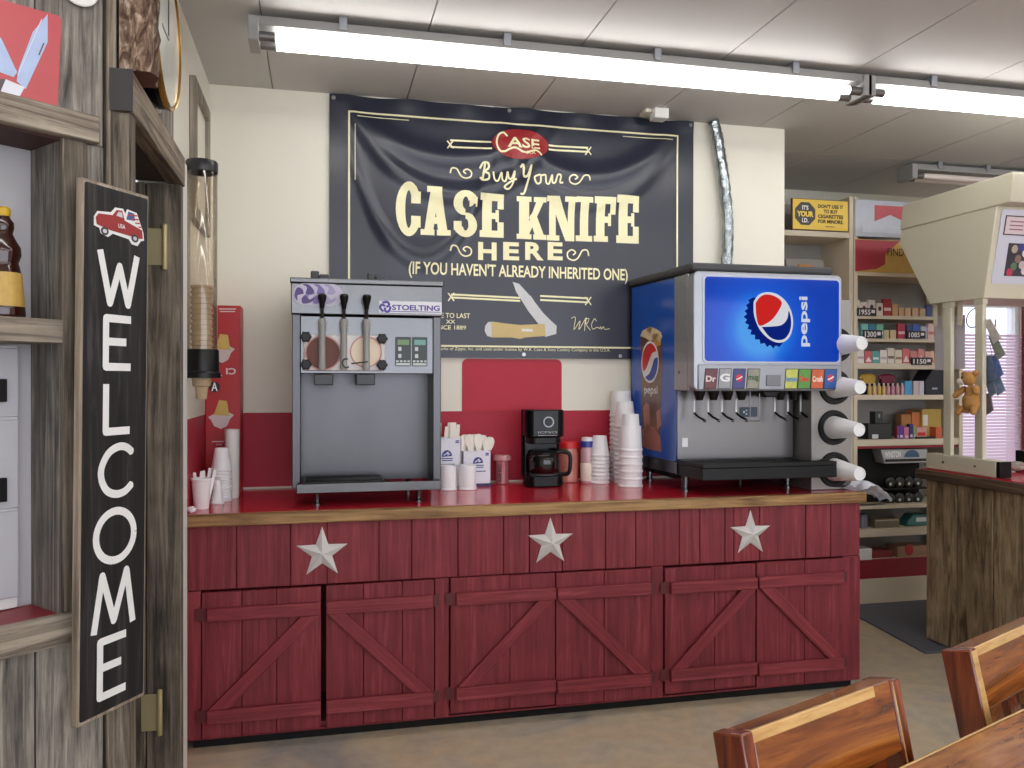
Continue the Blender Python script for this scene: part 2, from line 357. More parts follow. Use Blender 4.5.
# the niche shelf built into that wall
t = thing('wall_shelf', 'grey barn wood shelf niche with white back beside the tall welcome sign', 'shelf', AM @ Vector((-.25, 0, zl0)))
build('back_panel', MB(AM).box(-.8, SP0, -.185, -.158, zl0, zb0), plain('white beadboard', (186, 185, 190), .5, var=.03), t)
build('header_beam', MB(AM).box(-.9, SP1 - .02, .0, .028, zb0, zb1), M_BARNH, t, .004)
build('shelf_board', MB(AM).box(-.8, SP0 + .004, -.156, .012, zs0, zs1), M_BARNH, t, .003)
build('ledge', MB(AM).box(-.9, SP1 - .04, .0, .03, zl0, zl1), M_BARNH, t, .004)
build('top_board', MB(AM).box(-.8, SP0, -.156, .0, zb0 - .006, zb0 + .004), plain('dark red brown board', (70, 40, 38), .7, var=.2), t)
build('bottom_board', MB(AM).box(-.8, SP0, -.156, .0, zl1 - .03, zl1 - .004), plain('red board', (140, 30, 44), .4), t, .002)
build('upright', MB(AM).box(SP0, SP1 - .045, .0, .014, zl1, zb0), M_BROWN, t, .003)
build('upright', MB(AM).box(-.8, -.76, -.156, .014, zl1, zb0), M_BROWN, t, .003)
# white drawer fronts with black pulls below the shelf
t = thing('drawer_cabinet', 'white drawer cabinet with small black pulls inside the lower shelf niche', 'cabinet', AM @ Vector((-.4, -.08, zl1 - .004)))
sd1 = onA(25, 450, -.13)[0]
build('body', MB(AM).box(-.72, sd1 - .012, -.154, -.142, zl1 - .002, zs0 - .004), M_WHITE, t, .002)
yy = [344, 385, 425, 505, 598]
for a, b, pull in ((348, 418, (379, 402)), (420, 510, (478, 502)), (512, 600, None)):
    z1, z0 = min(onA(5, a, -.13)[1], zs0 - .004), max(onA(5, b, -.13)[1], zl1 + .01)
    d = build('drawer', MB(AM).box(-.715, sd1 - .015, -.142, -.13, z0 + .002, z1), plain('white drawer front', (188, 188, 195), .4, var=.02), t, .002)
    if pull: build('pull', MB(AM).box(onA(-16, 390, -.115)[0], onA(7.5, 390, -.115)[0], -.13, -.115, onA(5, pull[1], -.115)[1], onA(5, pull[0], -.115)[1]), M_BLACK, d, .002)
# syrup bottle
zbt = zs1; c = AM @ Vector((onA(3, 300, -.07)[0], -.07, zbt)); hb = onA(3, 207, -.07)[1] - zbt
t = thing('syrup_bottle', 'brown syrup bottle with yellow cap and label on the barn wood shelf', 'bottle', c)
pf = [(.036, 0), (.038, .01), (.037, .03), (.033, .10), (.028, .135), (.026, .145), (.031, .165), (.03, .185), (.02, .21), (.0165, .222), (.019, .235), (.0185, .25), (.012, .262), (.011, .268)]
k = hb / .29
build('bottle_body', MB(Matrix.Translation(c) @ Matrix.Diagonal((1.25, 1.25, k, 1))).lathe((0, 0, 0), pf, 24), plain('dark syrup', (48, 16, 10), .1, var=.1, coat=.5), t)
build('cap', MB(Matrix.Translation(c) @ Matrix.Diagonal((1.25, 1.25, k, 1))).lathe((0, 0, 0), [(.012, .266), (.013, .27), (.013, .285), (.009, .29)], 18), col(206, 170, 40), t)
m = MB(Matrix.Translation(c) @ Matrix.Diagonal((1.25, 1.25, k, 1))); aa = math.atan2(-c.y, -c.x)
for j in range(8):
    a0, a1 = aa - .15 + j * .2, aa + .05 + j * .2
    q = [(a0, .03), (a1, .03), (a1, .118), (a0, .118)]
    m.f([m.v((( .0375 - (h - .03) * .06) * math.cos(a), (.0375 - (h - .03) * .06) * math.sin(a), h)) for a, h in q])
build('paper_label', m, plain('yellow label', (196, 160, 84), .5, var=.2, scale=70), t)
# red knife poster
fa = lambda u, v, d=0: AM @ Vector((u, d, v))
def A(*pp): return [onA(x, y) for x, y in pp]
q = A((-60, -16), (60, 17.5), (56, 109), (-60, 80))
t = thing('knife_poster', 'red poster showing a pocket knife above the shelf niche', 'poster', AM @ Vector((q[1][0] - .1, 0, q[2][1])))
m = MB(); m.prism([q[0], (q[1][0] - .008, q[1][1]), (q[1][0], q[1][1] - .008), q[2], q[3]], fa, .0045, .008); build('poster_sheet', m, plain('poster red', (188, 80, 86), .35, var=.06), t)
m = MB()
m.flat(A((46, 15), (46, 43), (24, 90), (15, 82), (17, 70), (31, 33)), fa, .0088); m.flat(A((-30, 5), (0, 40), (15.5, 73), (12, 78), (-10, 70)), fa, .0088)
build('blade_print', m, plain('blade blue grey', (172, 190, 226), .4, var=.15, scale=30), t, recalc=False)
m = MB(); m.flat(A((4, 80), (23, 88), (17.5, 98), (-1, 92)), fa, .0094); m.strokes([[onA(16, 76), onA(40, 20)]], .0016, fa, .0094)
build('bolster_print', m, col(220, 222, 232), t, recalc=False)
m = MB(); m.flat(A((-30, 78), (4, 80), (-1, 92), (-30, 100)), fa, .0094); m.strokes([[onA(37, 56), onA(42, 44)]], .003, fa, .0098); build('handle_print', m, col(92, 84, 88), t, recalc=False)
pc = onA(76, -14)
m = MB(AM @ Matrix.Translation((pc[0], 0, pc[1])))
m.lathe((0, 0, 0), [(.0495, .016), (.052, .014), (.05, .008), (.03, .004)], 32, 'Y'); solo('wall_plate', m, M_WHITE, 'white round plate high on the grey barn wood wall', 'plate', AM @ Vector((pc[0], .004, pc[1] - .05)))
# rustic doorway in the left wall
t = thing('door_1', '', '', (-.49, 2.33, 0)); t['kind'] = 'structure'
for k_ in ('label', 'category'): del t[k_]
build('near_jamb', MB().box(-.52, -.468, 2.292, 2.352, 0, 2.17), M_BROWN, t, .004)
m = MB(); m.box(-.70, -.585, 3.09, 3.125, 0, 2.17); m.box(-.582, -.468, 3.092, 3.14, 0, 2.17); build('far_jamb', m, M_BROWN, t, .004)
build('lintel', MB().box(-.515, -.462, 2.285, 3.14, 2.17, 2.275), M_BROWNY, t, .004)
build('lintel_end', MB().box(-.516, -.461, 2.281, 2.285, 2.169, 2.276), plain('dark painted end', (46, 42, 44), .6), t)
build('soffit', MB().box(-.70, -.517, 2.36, 3.09, 2.175, 2.2), plain('dark soffit wood', (52, 42, 36), .8, var=.2, scale=12), t, .002)
m = MB(); m.box(-.72, -.702, 2.45, 3.3, 0, 2.3); build('door_leaf', m, M_BROWN, t)
m = MB(); m.box(-.517, -.503, 2.42, 2.72, 2.276, 2.925); m.box(-.517, -.502, 2.724, 2.95, 2.276, 2.925); m.box(-.517, -.503, 2.954, 3.16, 2.276, 2.925); build('upper_boards', m, M_BARN, t, .003)
for px_, py in ((165, 247), (160, 712)):
    y0 = 3.086; x0, z0 = onY(px_, py, y0); k = .08
    h = build('hinge', MB().lathe((x0, y0 - .004, z0), [(.0075, -k), (.009, -k + .004), (.009, k - .004), (.006, k)], 12), M_BRASS, t)
    build('hinge_leaf', MB().box(x0 - .062, x0, y0 + .0, y0 + .0035, z0 - k * .8, z0 + k * .8), plain('brass leaf', (158, 148, 112), .5, .1), h, .001)
# bark slab and wall clock over the lintel
sx0, sz0 = onY(124, 66, 2.315); sx1, _ = onY(157, 66, 2.315)
m = MB(); pts = [(-.497, 2.298), (-.45, 2.29), (-.418, 2.298), (-.408, 2.33), (-.42, 2.38), (-.428, 2.42), (-.497, 2.42)]
n = 14
rings = []
for i in range(n + 1):
    z = 2.277 + .46 * i / n; ring = []
    for j in range(len(pts)):
        a, b = Vector(pts[j]), Vector(pts[(j + 1) % len(pts)])
        for q in range(4):
            p = a.lerp(b, q / 4); jj = random.uniform(-.006, .006) if p.x > -.488 else 0
            ring.append(m.v((p.x + jj, p.y + jj * .8, z)))
    rings.append(ring)
for i in range(n):
    for j in range(len(rings[0])): m.f([rings[i][j], rings[i][(j + 1) % len(rings[0])], rings[i + 1][(j + 1) % len(rings[0])], rings[i + 1][j]])
m.mi = 1; m.f(rings[0][::-1]); m.f(rings[-1])
solo('bark_slab', m, [M_BARK, plain('cut wood', (92, 52, 36), .6, var=.2)], 'upright live edge wood slab with rough bark standing on the door lintel', 'wood slab', (-.45, 2.35, 2.277))
cy_, cz_ = 2.655, 2.506
t = thing('wall_clock', 'round black and gold wall clock with pale face above the door lintel', 'clock', (XL, cy_, cz_ - .23))
build('case', MB().lathe((0, cy_, cz_), [(.226, XL + .0155), (.228, XL + .02), (.216, XL + .024), (.216, XL + .042), (.206, XL + .046), (.204, XL + .07)], 48, 'X'), M_GLOSSBLK, t)
build('gold_rim', MB().lathe((0, cy_, cz_), [(.188, XL + .068), (.206, XL + .068), (.208, XL + .082), (.202, XL + .086), (.196, XL + .082), (.188, XL + .068)], 48, 'X', cap=False), plain('gold', (196, 150, 70), .25, .9), t)
build('dial', MB().lathe((0, cy_, cz_), [(.196, XL + .072), (.196, XL + .080)], 48, 'X'), plain('clock dial', (220, 222, 214), .2, coat=.6), t)
m = MB(); m.box(XL + .0805, XL + .082, cy_ - .005, cy_ + .005, cz_, cz_ + .15); m.box(XL + .0805, XL + .082, cy_ - .1, cy_, cz_ - .006, cz_ + .006); build('hand', m, M_BLACK, t)
# framed picture on the left wall
ya, za = 3.62, 2.74; yb = 4.10
t = thing('picture_frame', 'grey wooden picture frame on the cream wall above the cone dispenser', 'picture frame', (XL, 3.86, 2.15))
m = MB()
for b in ((ya, ya + .06, 2.15, za), (yb - .06, yb, 2.15, za), (ya + .06, yb - .06, 2.15, 2.21), (ya + .06, yb - .06, za - .06, za)): m.box(XL + .001, XL + .026, *b)
build('frame', m, wood('grey frame wood', [(110, 100, 88), (146, 136, 122), (170, 160, 146)], 'Z', 30, .7, .3), t, .003)
build('print', MB().box(XL + .001, XL + .01, ya + .06, yb - .06, 2.21, za - .06), plain('pale print', (226, 222, 206), .5, var=.1, scale=8), t)
# ------------------------------------------------------------------ welcome sign
SK, ST = .92, R(31); SPt = (-.6 * SK, 2.33 * SK)
s0, _ = onV(79.5, 450, SPt, ST); s1, _ = onV(146.5, 450, SPt, ST)
zt, zb = 1.48 + .528 * SK, 1.48 - .895 * SK
SL, SZC = .0135, 1.3                                     # the sign hangs a little out of plumb
SM = Matrix(((math.sin(ST), math.cos(ST), math.sin(ST) * SL, SPt[0] - math.sin(ST) * SL * SZC), (math.cos(ST), -math.sin(ST), math.cos(ST) * SL, SPt[1] - math.cos(ST) * SL * SZC), (0, 0, 1, 0), (0, 0, 0, 1)))
fs_ = lambda u, v, d=0: SM @ Vector((u, d, v))
t = thing('welcome_sign', 'tall black welcome sign with white letters and a red truck picture', 'sign', SM @ Vector(((s0 + s1) / 2, 0, zb)))
build('board', MB(SM).box(s0, s1, -.02, 0, zb, zt), wood('sign edge wood', [(126, 112, 98), (158, 144, 128), (184, 170, 154)], 'Z', 30, .7, .3), t, .003)
build('black_face', MB().prism(rrect(s0 + .007, s1 - .006, zb + .010, zt - .009, .006), fs_, .0, .0015), wood('worn black paint', [(26, 25, 26), (34, 33, 35), (44, 42, 44), (72, 70, 70)], 'Z', 30, .55, .2), t)
def SG(px, py):
    a, b = onV(px, py, SPt, ST); return a - (b - SZC) * SL, b
LET = {'W': [[(0, 1), (.27, 0), (.52, .74), (.76, 0), (1, 1)]], 'E': [[(1, 1), (.04, 1), (.04, 0), (1, 0)], [(.04, .52), (.82, .52)]],
       'L': [[(.04, 1), (.04, 0), (1, 0)]], 'C': [smooth([(1, .86), (.8, .98), (.55, 1), (.25, .88), (.05, .6), (.05, .35), (.22, .1), (.5, 0), (.78, .03), (1, .17)], 4)],
       'O': [circ(.5, .5, .5, .5, 28) + [(1, .5)]], 'M': [[(0, 0), (.2, 1), (.5, .14), (.82, 1), (1, 0)]]}
m = MB()
for ch, (x0, y0, x1, y1) in (('W', (99, 253, 136, 304)), ('E', (104, 319, 130, 367)), ('L', (104, 384, 129, 431)), ('C', (99, 447, 131, 494)), ('O', (95, 511, 133, 560)), ('M', (93, 573, 132, 628)), ('E', (98, 638, 125, 692))):
    ym = (y0 + y1) / 2; xm = (x0 + x1) / 2
    a, b = SG(x0, ym)[0], SG(x1, ym)[0]; hi, lo = SG(xm, y0)[1], SG(xm, y1)[1]
    m.strokes([[(a + p[0] * (b - a), lo + p[1] * (hi - lo)) for p in ln] for ln in LET[ch]], .0195, fs_, .0026)
build('lettering', m, M_WINK, t, recalc=False, smoothing=False)
tx0, tx1 = SG(93, 225)[0], SG(143.5, 225)[0]; tz1, tz0 = SG(118, 207)[1], SG(118, 243)[1]
TF = lambda a, b: (tx0 + a * (tx1 - tx0), tz0 + (1 - b) * (tz1 - tz0))
def tp(pts): return [TF(a, b) for a, b in pts]
outl = [(0, .42), (.06, .26), (.32, .2), (.4, .04), (.56, .02), (.6, .14), (.64, 0), (.84, .04), (.98, .55), (1, .78), (.93, .82), (.86, .98), (.74, .96), (.68, .84), (.36, .78), (.27, .9), (.13, .84), (.1, .7), (0, .66)]
m = MB(); m.flat(tp(outl), fs_, .0024); build('truck_backing', m, M_WINK, t, recalc=False, smoothing=False)
m = MB(); m.flat(tp([(.03, .44), (.08, .32), (.35, .27), (.43, .1), (.54, .08), (.59, .34), (.95, .5), (.97, .74), (.9, .76), (.3, .7), (.05, .62)]), fs_, .003); build('truck_body', m, col(158, 50, 50), t, recalc=False, smoothing=False)
for cx in (.2, .8):
    m = MB(); m.flat([TF(cx + .075 * math.cos(k * .4), .76 + .11 * math.sin(k * .4) + (.02 if cx > .5 else 0)) for k in range(16)], fs_, .0034)
    ty_ = build('truck_tyre', m, col(58, 54, 60), t, recalc=False, smoothing=False)
    m = MB(); m.flat([TF(cx + .04 * math.cos(k * .4), .76 + .058 * math.sin(k * .4) + (.02 if cx > .5 else 0)) for k in range(16)], fs_, .0038); build('hub_cap', m, col(206, 206, 212), ty_, recalc=False, smoothing=False)
m = MB(); m.flat(tp([(.42, .26), (.46, .14), (.53, .13), (.55, .28)]), fs_, .0034); build('truck_window', m, col(206, 206, 212), t, recalc=False, smoothing=False)

m = MB(); m.flat(tp([(.62, .3), (.66, .06), (.78, .08), (.8, .28)]), fs_, .0032); build('flag_blue', m, col(70, 96, 150), t, recalc=False, smoothing=False)
m = MB()
for k in range(4): m.strokes([[TF(.6 + .07 * k + .06, .16 + .09 * k), TF(.84 + .03 * k, .12 + .1 * k)]], .0035, fs_, .0036)
build('flag_stripe', m, col(190, 60, 62), t, recalc=False, smoothing=False)
m = MB(); text(m, 'USA', *(TF(.46, .58)[0], TF(.6, .58)[0]), TF(.5, .58)[1], TF(.5, .46)[1], fs_, .0036, .02); build('truck_lettering', m, M_WINK, t, recalc=False, smoothing=False)
# ------------------------------------------------------------------ red counter
FY = 3.499
cab = thing('counter_cabinet', 'long red planked counter base with six crossbuck doors', 'cabinet', (1.02, 3.88, 0))
m = MB()
m.box(-.508, 2.54, 3.85, 4.262, .05, .90); m.box(-.508, -.49, 3.516, 3.85, .05, .90); m.box(2.49, 2.543, 3.516, 4.262, .042, .90)
m.box(-.49, 2.49, 3.516, 3.85, .05, .07); m.box(-.49, 2.49, 3.516, 3.85, .64, .90)
build('carcass', m, plain('dark red carcass', (128, 48, 58), .7), cab)
seams = [-.508, -.32, -.11, .036, .248, .385, .583, .784, .9, 1.049, 1.251, 1.394, 1.605, 1.707, 1.833, 1.878, 2.011, 2.252, 2.385, 2.545]
m = MB()
for a, b in zip(seams, seams[1:]): m.box(a + .0015, b - .0015, FY + random.uniform(0, .003), 3.517, .642, .90)
for a, b in ((-.508, -.455), (.484, .545), (1.467, 1.526), (2.447, 2.545)): m.box(a, b, FY, 3.517, .045, .64)
m.box(-.508, 2.545, FY + .001, 3.518, .042, .05)
build('front_planks', m, M_REDWOOD, cab, .0025)
doors = [(-.452, .013, 1, (0, .33, .62, 1), .052, .637), (.031, .48, -1, (0, .34, .7, 1), .052, .638), (.549, 1.0135, 1, (0, .56, 1), .06, .641), (1.0165, 1.463, -1, (0, .5, 1), .052, .638), (1.53, 1.9845, 1, (0, .54, 1), .06, .634), (1.9885, 2.443, -1, (0, .55, 1), .05, .636)]
for di, (x0, x1, sg, cuts, z0, z1) in enumerate(doors):
    m = MB(); w = x1 - x0
    for a, b in zip(cuts, cuts[1:]): m.box(x0 + a * w + .001, x0 + b * w - .001, FY - .012 + random.uniform(0, .002), FY + .012, z0 + random.uniform(0, .004), z1 - random.uniform(0, .003))
    d = build('door', m, M_REDWOOD, cab, .0025)
    ra, rb = (x0 + .022, x1 - .002) if sg > 0 else (x0 + .002, x1 - .008)
    zt0, zt1, zl0_, zl1_ = z1 - .115, z1 - .062, z0 + .062, z0 + .118
    yf = FY - .034
    build('rail', MB().box(ra, rb, yf, FY - .0125, zt0, zt1), M_REDRAIL, d, .003)
    build('rail', MB().box(ra, rb, yf, FY - .0125, zl0_, zl1_), M_REDRAIL, d, .003)
    bw = .075
    if sg > 0: lo = [(ra + .005, zl1_), (ra + .005 + bw, zl1_), (rb - .005, zt0), (rb - .005 - bw, zt0)]
    else: lo = [(rb - .005 - bw, zl1_), (rb - .005, zl1_), (ra + .005 + bw, zt0), (ra + .005, zt0)]
    build('brace', MB().prism(lo, fY(FY), .0125, .031), M_REDBRACE_UP if sg > 0 else M_REDBRACE_DOWN, d, .003)
    hx = x0 - .003 if sg > 0 else x1 + .003
    for hz in ((zt0 + zt1) / 2, (zl0_ + zl1_) / 2):
        build('hinge', MB().lathe((hx, FY - .008, hz), [(.0045, -.03), (.0045, .03)], 8).box(hx - .018, hx + .018, FY - .0135, FY - .012, hz - .024, hz + .024), plain('painted hinge', (92, 30, 38), .45), d, .0)
build('toe_shade_board', MB().box(-.49, 2.52, 3.535, 4.25, 0.0, .05), M_DARK, cab)  # near-black and set forward: shade of the gap below put into its colour
# worktop
t = thing('worktop', 'red laminate worktop with wooden front edge on the red counter', 'worktop', (1.02, 3.88, .90))
build('laminate_top', MB().box(-.512, 2.556, 3.502, 4.26, .902, ZT), M_RLAM, t, .002)
m = MB(); m.box(-.514, 2.56, 3.469, 3.502, .90, ZT + .001); build('front_edge', m, M_EDGE, t, .006, 3)
build('side_edge', MB().box(2.556, 2.578, 3.502, 4.26, .90, ZT + .001), M_EDGE, t, .005)
# barn stars
M_STAR = plain('white washed metal', (216, 214, 212), .45, .0, var=.06, scale=20)
where = ('under the soft serve machine', 'under the coffee maker', 'under the soda fountain')
for (sx, sz), w_ in zip(((.016, .772), (.993, .774), (1.96, .772)), where):
    m = MB(); pts = []
    for k in range(10):
        a = math.pi / 2 + k * math.pi / 5; r = .108 if k % 2 == 0 else .043
        pts.append((sx + r * math.cos(a), sz + r * math.sin(a)))
    top = m.v((sx, FY - .033, sz)); rim = [m.v((x, FY - .004, z)) for x, z in pts]; bk = [m.v((x, FY - .001, z)) for x, z in pts]
    for k in range(10):
        m.f([top, rim[k], rim[(k + 1) % 10]]); m.f([rim[k], bk[k], bk[(k + 1) % 10], rim[(k + 1) % 10]])
    m.f(bk); solo('barn_star', m, M_STAR, 'white metal barn star on the red counter front ' + w_, 'star', (sx, FY - .001, sz - .09), 'barn stars on the counter front', smoothing=False)
# red painted backsplash board with rounded top corners
xa, _ = onY(462, 385, YB); xb, _ = onY(561.5, 385, YB)
m = MB(); zt_ = onY(500, 359, YB)[1]; r_ = .03
pts = [(xa, ZR - .002), (xb, ZR - .002)] + [(xb - r_ + r_ * math.cos(R(k * 18)), zt_ - r_ + r_ * math.sin(R(k * 18))) for k in range(6)] + [(xa + r_ + r_ * math.cos(R(90 + k * 18)), zt_ - r_ + r_ * math.sin(R(90 + k * 18))) for k in range(6)]
m.prism(pts, fY(YB), .0005, .004); struct('trim_4', m, plain('red panel paint', (184, 50, 68), .45, spec=.2, var=.04, scale=4))
# ------------------------------------------------------------------ banner
BY = 4.252; bx0, bx1, bz0, bz1 = .055, 2.03, 1.602, 2.922
def sag(u, v):
    tx = (u - bx0) / (bx1 - bx0); tz = (bz1 - v) / (bz1 - bz0); d = 0
    for c0, c1, dep, amp in ((.02, .6, .22, .012), (.03, .62, .36, .012), (.42, .95, .26, .014), (.40, .97, .36, .010), (.02, .45, .62, .008)):
        if c0 < tx < c1:
            q = (tx - c0) / (c1 - c0); cv = dep * (4 * q * (1 - q)) ** .8
            d += amp * math.exp(-((tz - cv) / .045) ** 2) * min(1, 4 * q * (1 - q) * 1.6)
    d += .006 * math.exp(-((tx - .15) / .05) ** 2) * max(0, 1 - abs(tz - .5) * 1.8) + .004 * math.sin(tx * 40) * math.exp(-(tz / .045) ** 2)
    return d * 1.9
fb = lambda u, v, d=0: (u, BY - sag(u, v) - d, v)
t = thing('banner', 'large black vinyl banner with pale lettering and a pocket knife on the cream wall', 'banner', ((bx0 + bx1) / 2, BY, bz0))
m = MB(); nx, nz = 110, 80
def zed(tx, k): return (bz1 + .010 * math.sin(tx * 31) * 0 - .004 * math.sin(math.pi * tx * 4) ** 2) * (k / nz) + bz0 * (1 - k / nz)
G = [[m.v(fb(bx0 + (bx1 - bx0) * i / nx, zed(i / nx, k))) for i in range(nx + 1)] for k in range(nz + 1)]
for k in range(nz):
    for i in range(nx): m.f([G[k][i], G[k][i + 1], G[k + 1][i + 1], G[k + 1][i]])
cloth = build('vinyl_sheet', m, M_VINYL, t); sol = cloth.modifiers.new('Solidify', 'SOLIDIFY'); sol.thickness = .002; sol.offset = 0
PB = PX(BY)
def bx(px0, py0, px1, py1):
    xm, ym = (px0 + px1) / 2, (py0 + py1) / 2
    return PB(px0, ym)[0], PB(px1, ym)[0], PB(xm, py1)[1], PB(xm, py0)[1]
INKD = .0035
def subd(m, L=.05):
    for _ in range(7):
        bmesh.ops.triangulate(m.bm, faces=m.bm.faces)
        e = [e for e in m.bm.edges if e.calc_length() > L]
        if not e: break
        bmesh.ops.subdivide_edges(m.bm, edges=e, cuts=1)
    bmesh.ops.triangulate(m.bm, faces=m.bm.faces)
class FB(MB):                                            # flat artwork, later laid on the banner's folds
    def done(s, name, mat, d=INKD):
        subd(s)
        for vv in s.bm.verts: vv.co = Vector(fb(vv.co.x, vv.co.z, d - vv.co.y))
        return build(name, s, mat, t, recalc=False, smoothing=False)
f0 = fY(0)
m = FB()
l_, r_, tp_, bt_ = PB(349, 200)[0], PB(677, 200)[0], PB(400, 116)[1], PB(500, 346.5)[1]
m.strokes([[(l_, bt_), (l_, tp_)], [(l_ - .004, tp_), (r_ + .004, tp_)], [(r_, tp_), (r_, bt_)], [(l_ - .004, bt_), (r_ + .004, bt_)]], .0095, f0)
m.strokes([[(l_ + .03, tp_ - .06), (l_ + .03, tp_ - .34)], [(r_ - .03, tp_ - .022), (r_ - .32, tp_ - .022)], [(l_ + .04, tp_ - .02), (l_ + .3, tp_ - .02)]], .004, f0)
for y0, y1, xa_, xb_ in ((140.5, 149.5, 450, 491), (146, 152, 548, 588), (294.5, 299.5, 451, 520), (296, 302, 540, 588)):
    for yy_ in (y0, y1 - 2):
        m.strokes([[PB(xa_, yy_), PB(xb_, yy_ + (xb_ - xa_) * .05)]], .010, f0)
    e = xa_ if xa_ < 500 else xb_
    yq = (y0 + y1) / 2 + (0 if xa_ < 500 else 2)
    m.strokes([[PB(e - 3, yq - 4), PB(e + 3, yq + 4)], [PB(e - 3, yq + 4), PB(e + 3, yq - 4)]], .007, f0)
def scroll(cx, cy, w, h, fl=1):
    P_ = [(-1, -.1), (-.85, .75), (-.4, .7), (-.15, .0), (.1, -.6), (.5, -.85), (.95, -.5), (1, .3), (.6, .75), (.25, .35), (.5, -.05)]
    a = PB(cx, cy); sc = PB(cx + w / 2, cy)[0] - a[0]; sh = PB(cx, cy - h / 2)[1] - a[1]
    return smooth([(a[0] + fl * p[0] * sc, a[1] + p[1] * sh) for p in P_], 5)
m.strokes([scroll(460.5, 173.5, 21, 11), scroll(578.5, 180.5, 20, 11, -1), scroll(460.5, 251, 21, 12), scroll(578, 255, 21, 13, -1)], .008, f0)
m.done('border_print', M_INK)
# slab-serif headline drawn letter by letter (outlines in a unit cell)
def bar(x0, x1, y0, y1): return [(x0, y0), (x1, y0), (x1, y1), (x0, y1)]
def arcband(cx, cy, ro, ri, a0, a1, sx=1, sy=1, n=14):
    out = []
    for k in range(n):
        p, q = R(a0 + (a1 - a0) * k / n), R(a0 + (a1 - a0) * (k + 1) / n)
        out.append([(cx + ri[0] * math.cos(p), cy + ri[1] * math.sin(p)), (cx + ro[0] * math.cos(p), cy + ro[1] * math.sin(p)), (cx + ro[0] * math.cos(q), cy + ro[1] * math.sin(q)), (cx + ri[0] * math.cos(q), cy + ri[1] * math.sin(q))])
    return out
SLAB = {
 'C': arcband(.52, .5, (.52, .52), (.14, .36), 28, 332, n=22) + [bar(.62, 1, .62, .84), bar(.62, 1, .16, .38)],
 'A': [[(.1, 0), (.4, 0), (.62, 1), (.34, 1)], [(.6, 0), (.92, 0), (.66, 1), (.4, 1)], bar(0, .46, 0, .12), bar(.54, 1, 0, .12), bar(.3, .7, .24, .38), bar(.2, .7, .88, 1)],
 'S': arcband(.5, .74, (.5, .27), (.12, .13), 20, 270, n=14) + arcband(.5, .26, (.5, .27), (.12, .13), -160, 90, n=14) + [bar(.66, .98, .66, .86), bar(.02, .34, .14, .34)],
 'E': [bar(.1, .5, 0, 1), bar(0, 1, 0, .16), bar(0, 1, .84, 1), bar(.74, 1, 0, .36), bar(.74, 1, .66, 1), bar(.4, .72, .43, .57), bar(.66, .8, .36, .64)],
 'K': [bar(.08, .42, 0, 1), bar(0, .5, 0, .12), bar(0, .5, .88, 1), [(.4, .38), (.72, 1), (.98, 1), (.42, .12)], [(.42, .52), (.6, .7), (.98, 0), (.66, 0)], bar(.56, 1, 0, .12), bar(.58, 1, .88, 1)],
 'N': [bar(.08, .3, 0, 1), bar(.7, .92, 0, 1), [(.08, 1), (.4, 1), (.92, 0), (.62, 0)], bar(0, .42, 0, .12), bar(0, .4, .88, 1), bar(.58, 1, .88, 1)],
 'I': [bar(.25, .75, 0, 1), bar(0, 1, 0, .13), bar(0, 1, .87, 1)],
 'F': [bar(.1, .5, 0, 1), bar(0, .66, 0, .13), bar(0, 1, .84, 1), bar(.74, 1, .62, 1), bar(.4, .72, .43, .57), bar(.66, .8, .36, .64)]}
m = FB()
for ch, x0, x1, y0, y1 in (('C', 395.5, 420.5, 183.5, 235.5), ('A', 420.5, 450.5, 187.5, 235.5), ('S', 453, 477, 191.5, 237), ('E', 479.5, 503.5, 194.5, 237.5), ('K', 516.5, 546, 197, 239.5), ('N', 546.5, 576.5, 197, 241), ('I', 575.5, 592, 197.5, 241.5), ('F', 593.5, 615, 197.5, 242), ('E', 616, 638.5, 196, 243.5)):
    a, b, c_, d = bx(x0, y0, x1, y1)
    for pg in SLAB[ch]: m.flat([(a + p * (b - a), c_ + q * (d - c_)) for p, q in pg], f0)
m.done('headline_print', M_INK)
m = FB()
for ch_, h0, h1 in (('H', 478, 496.5), ('E', 503, 519), ('R', 525, 543.5), ('E', 547.5, 562.5)): text(m, ch_, *bx(h0, 242.3, h1, 260.3), f0, 0, .04)
text(m, "(IF YOU HAVEN'T ALREADY INHERITED ONE)", *bx(408.5, 265, 627.5, 281), f0, 0, .02)
text(m, 'MADE TO LAST', *bx(427, 313, 470, 318), f0, 0, .01); text(m, 'XX', *bx(446, 319.8, 455, 323.6), f0, 0, .01); text(m, 'SINCE 1889', *bx(433, 325.3, 466, 329.6), f0, 0, .01)
text(m, 'CASE and XX are registered trademarks of Zippo, Inc. and used under license by W.R. Case & Sons Cutlery Company in the U.S.A.', *bx(371, 347.5, 610, 351.5), f0, 0, .0)
m.done('text_print', M_INK)
# hand-lettered script
m = FB()
def script(lines, x0, y0, x1, y1, w):
    a, b, c_, d = bx(x0, y0, x1, y1)
    m.strokes([smooth([(a + p * (b - a), c_ + q * (d - c_)) for p, q in ln], 6) for ln in lines], w, f0)
script([[(.02, .75), (.2, 1), (.45, 1), (.5, .8), (.3, .62), (.52, .52), (.5, .3), (.2, .22), (.05, .35)], [(.3, .98), (.24, .6), (.16, .28)]], 479, 164, 497, 186, .011)
script([[(0, .9), (.05, .4), (.2, .32), (.38, .85), (.4, .4), (.55, .32), (.66, .9), (.7, .5), (.85, .5), (.98, .95), (.9, .2), (.7, -.15), (.5, -.05), (.75, .25), (1.08, .5)]], 493, 171, 514, 187, .0095)
script([[(0, .9), (.14, 1), (.2, .62), (.42, .62), (.62, 1), (.5, .5), (.3, .0), (.1, -.05)]], 519, 167, 536, 193, .011)
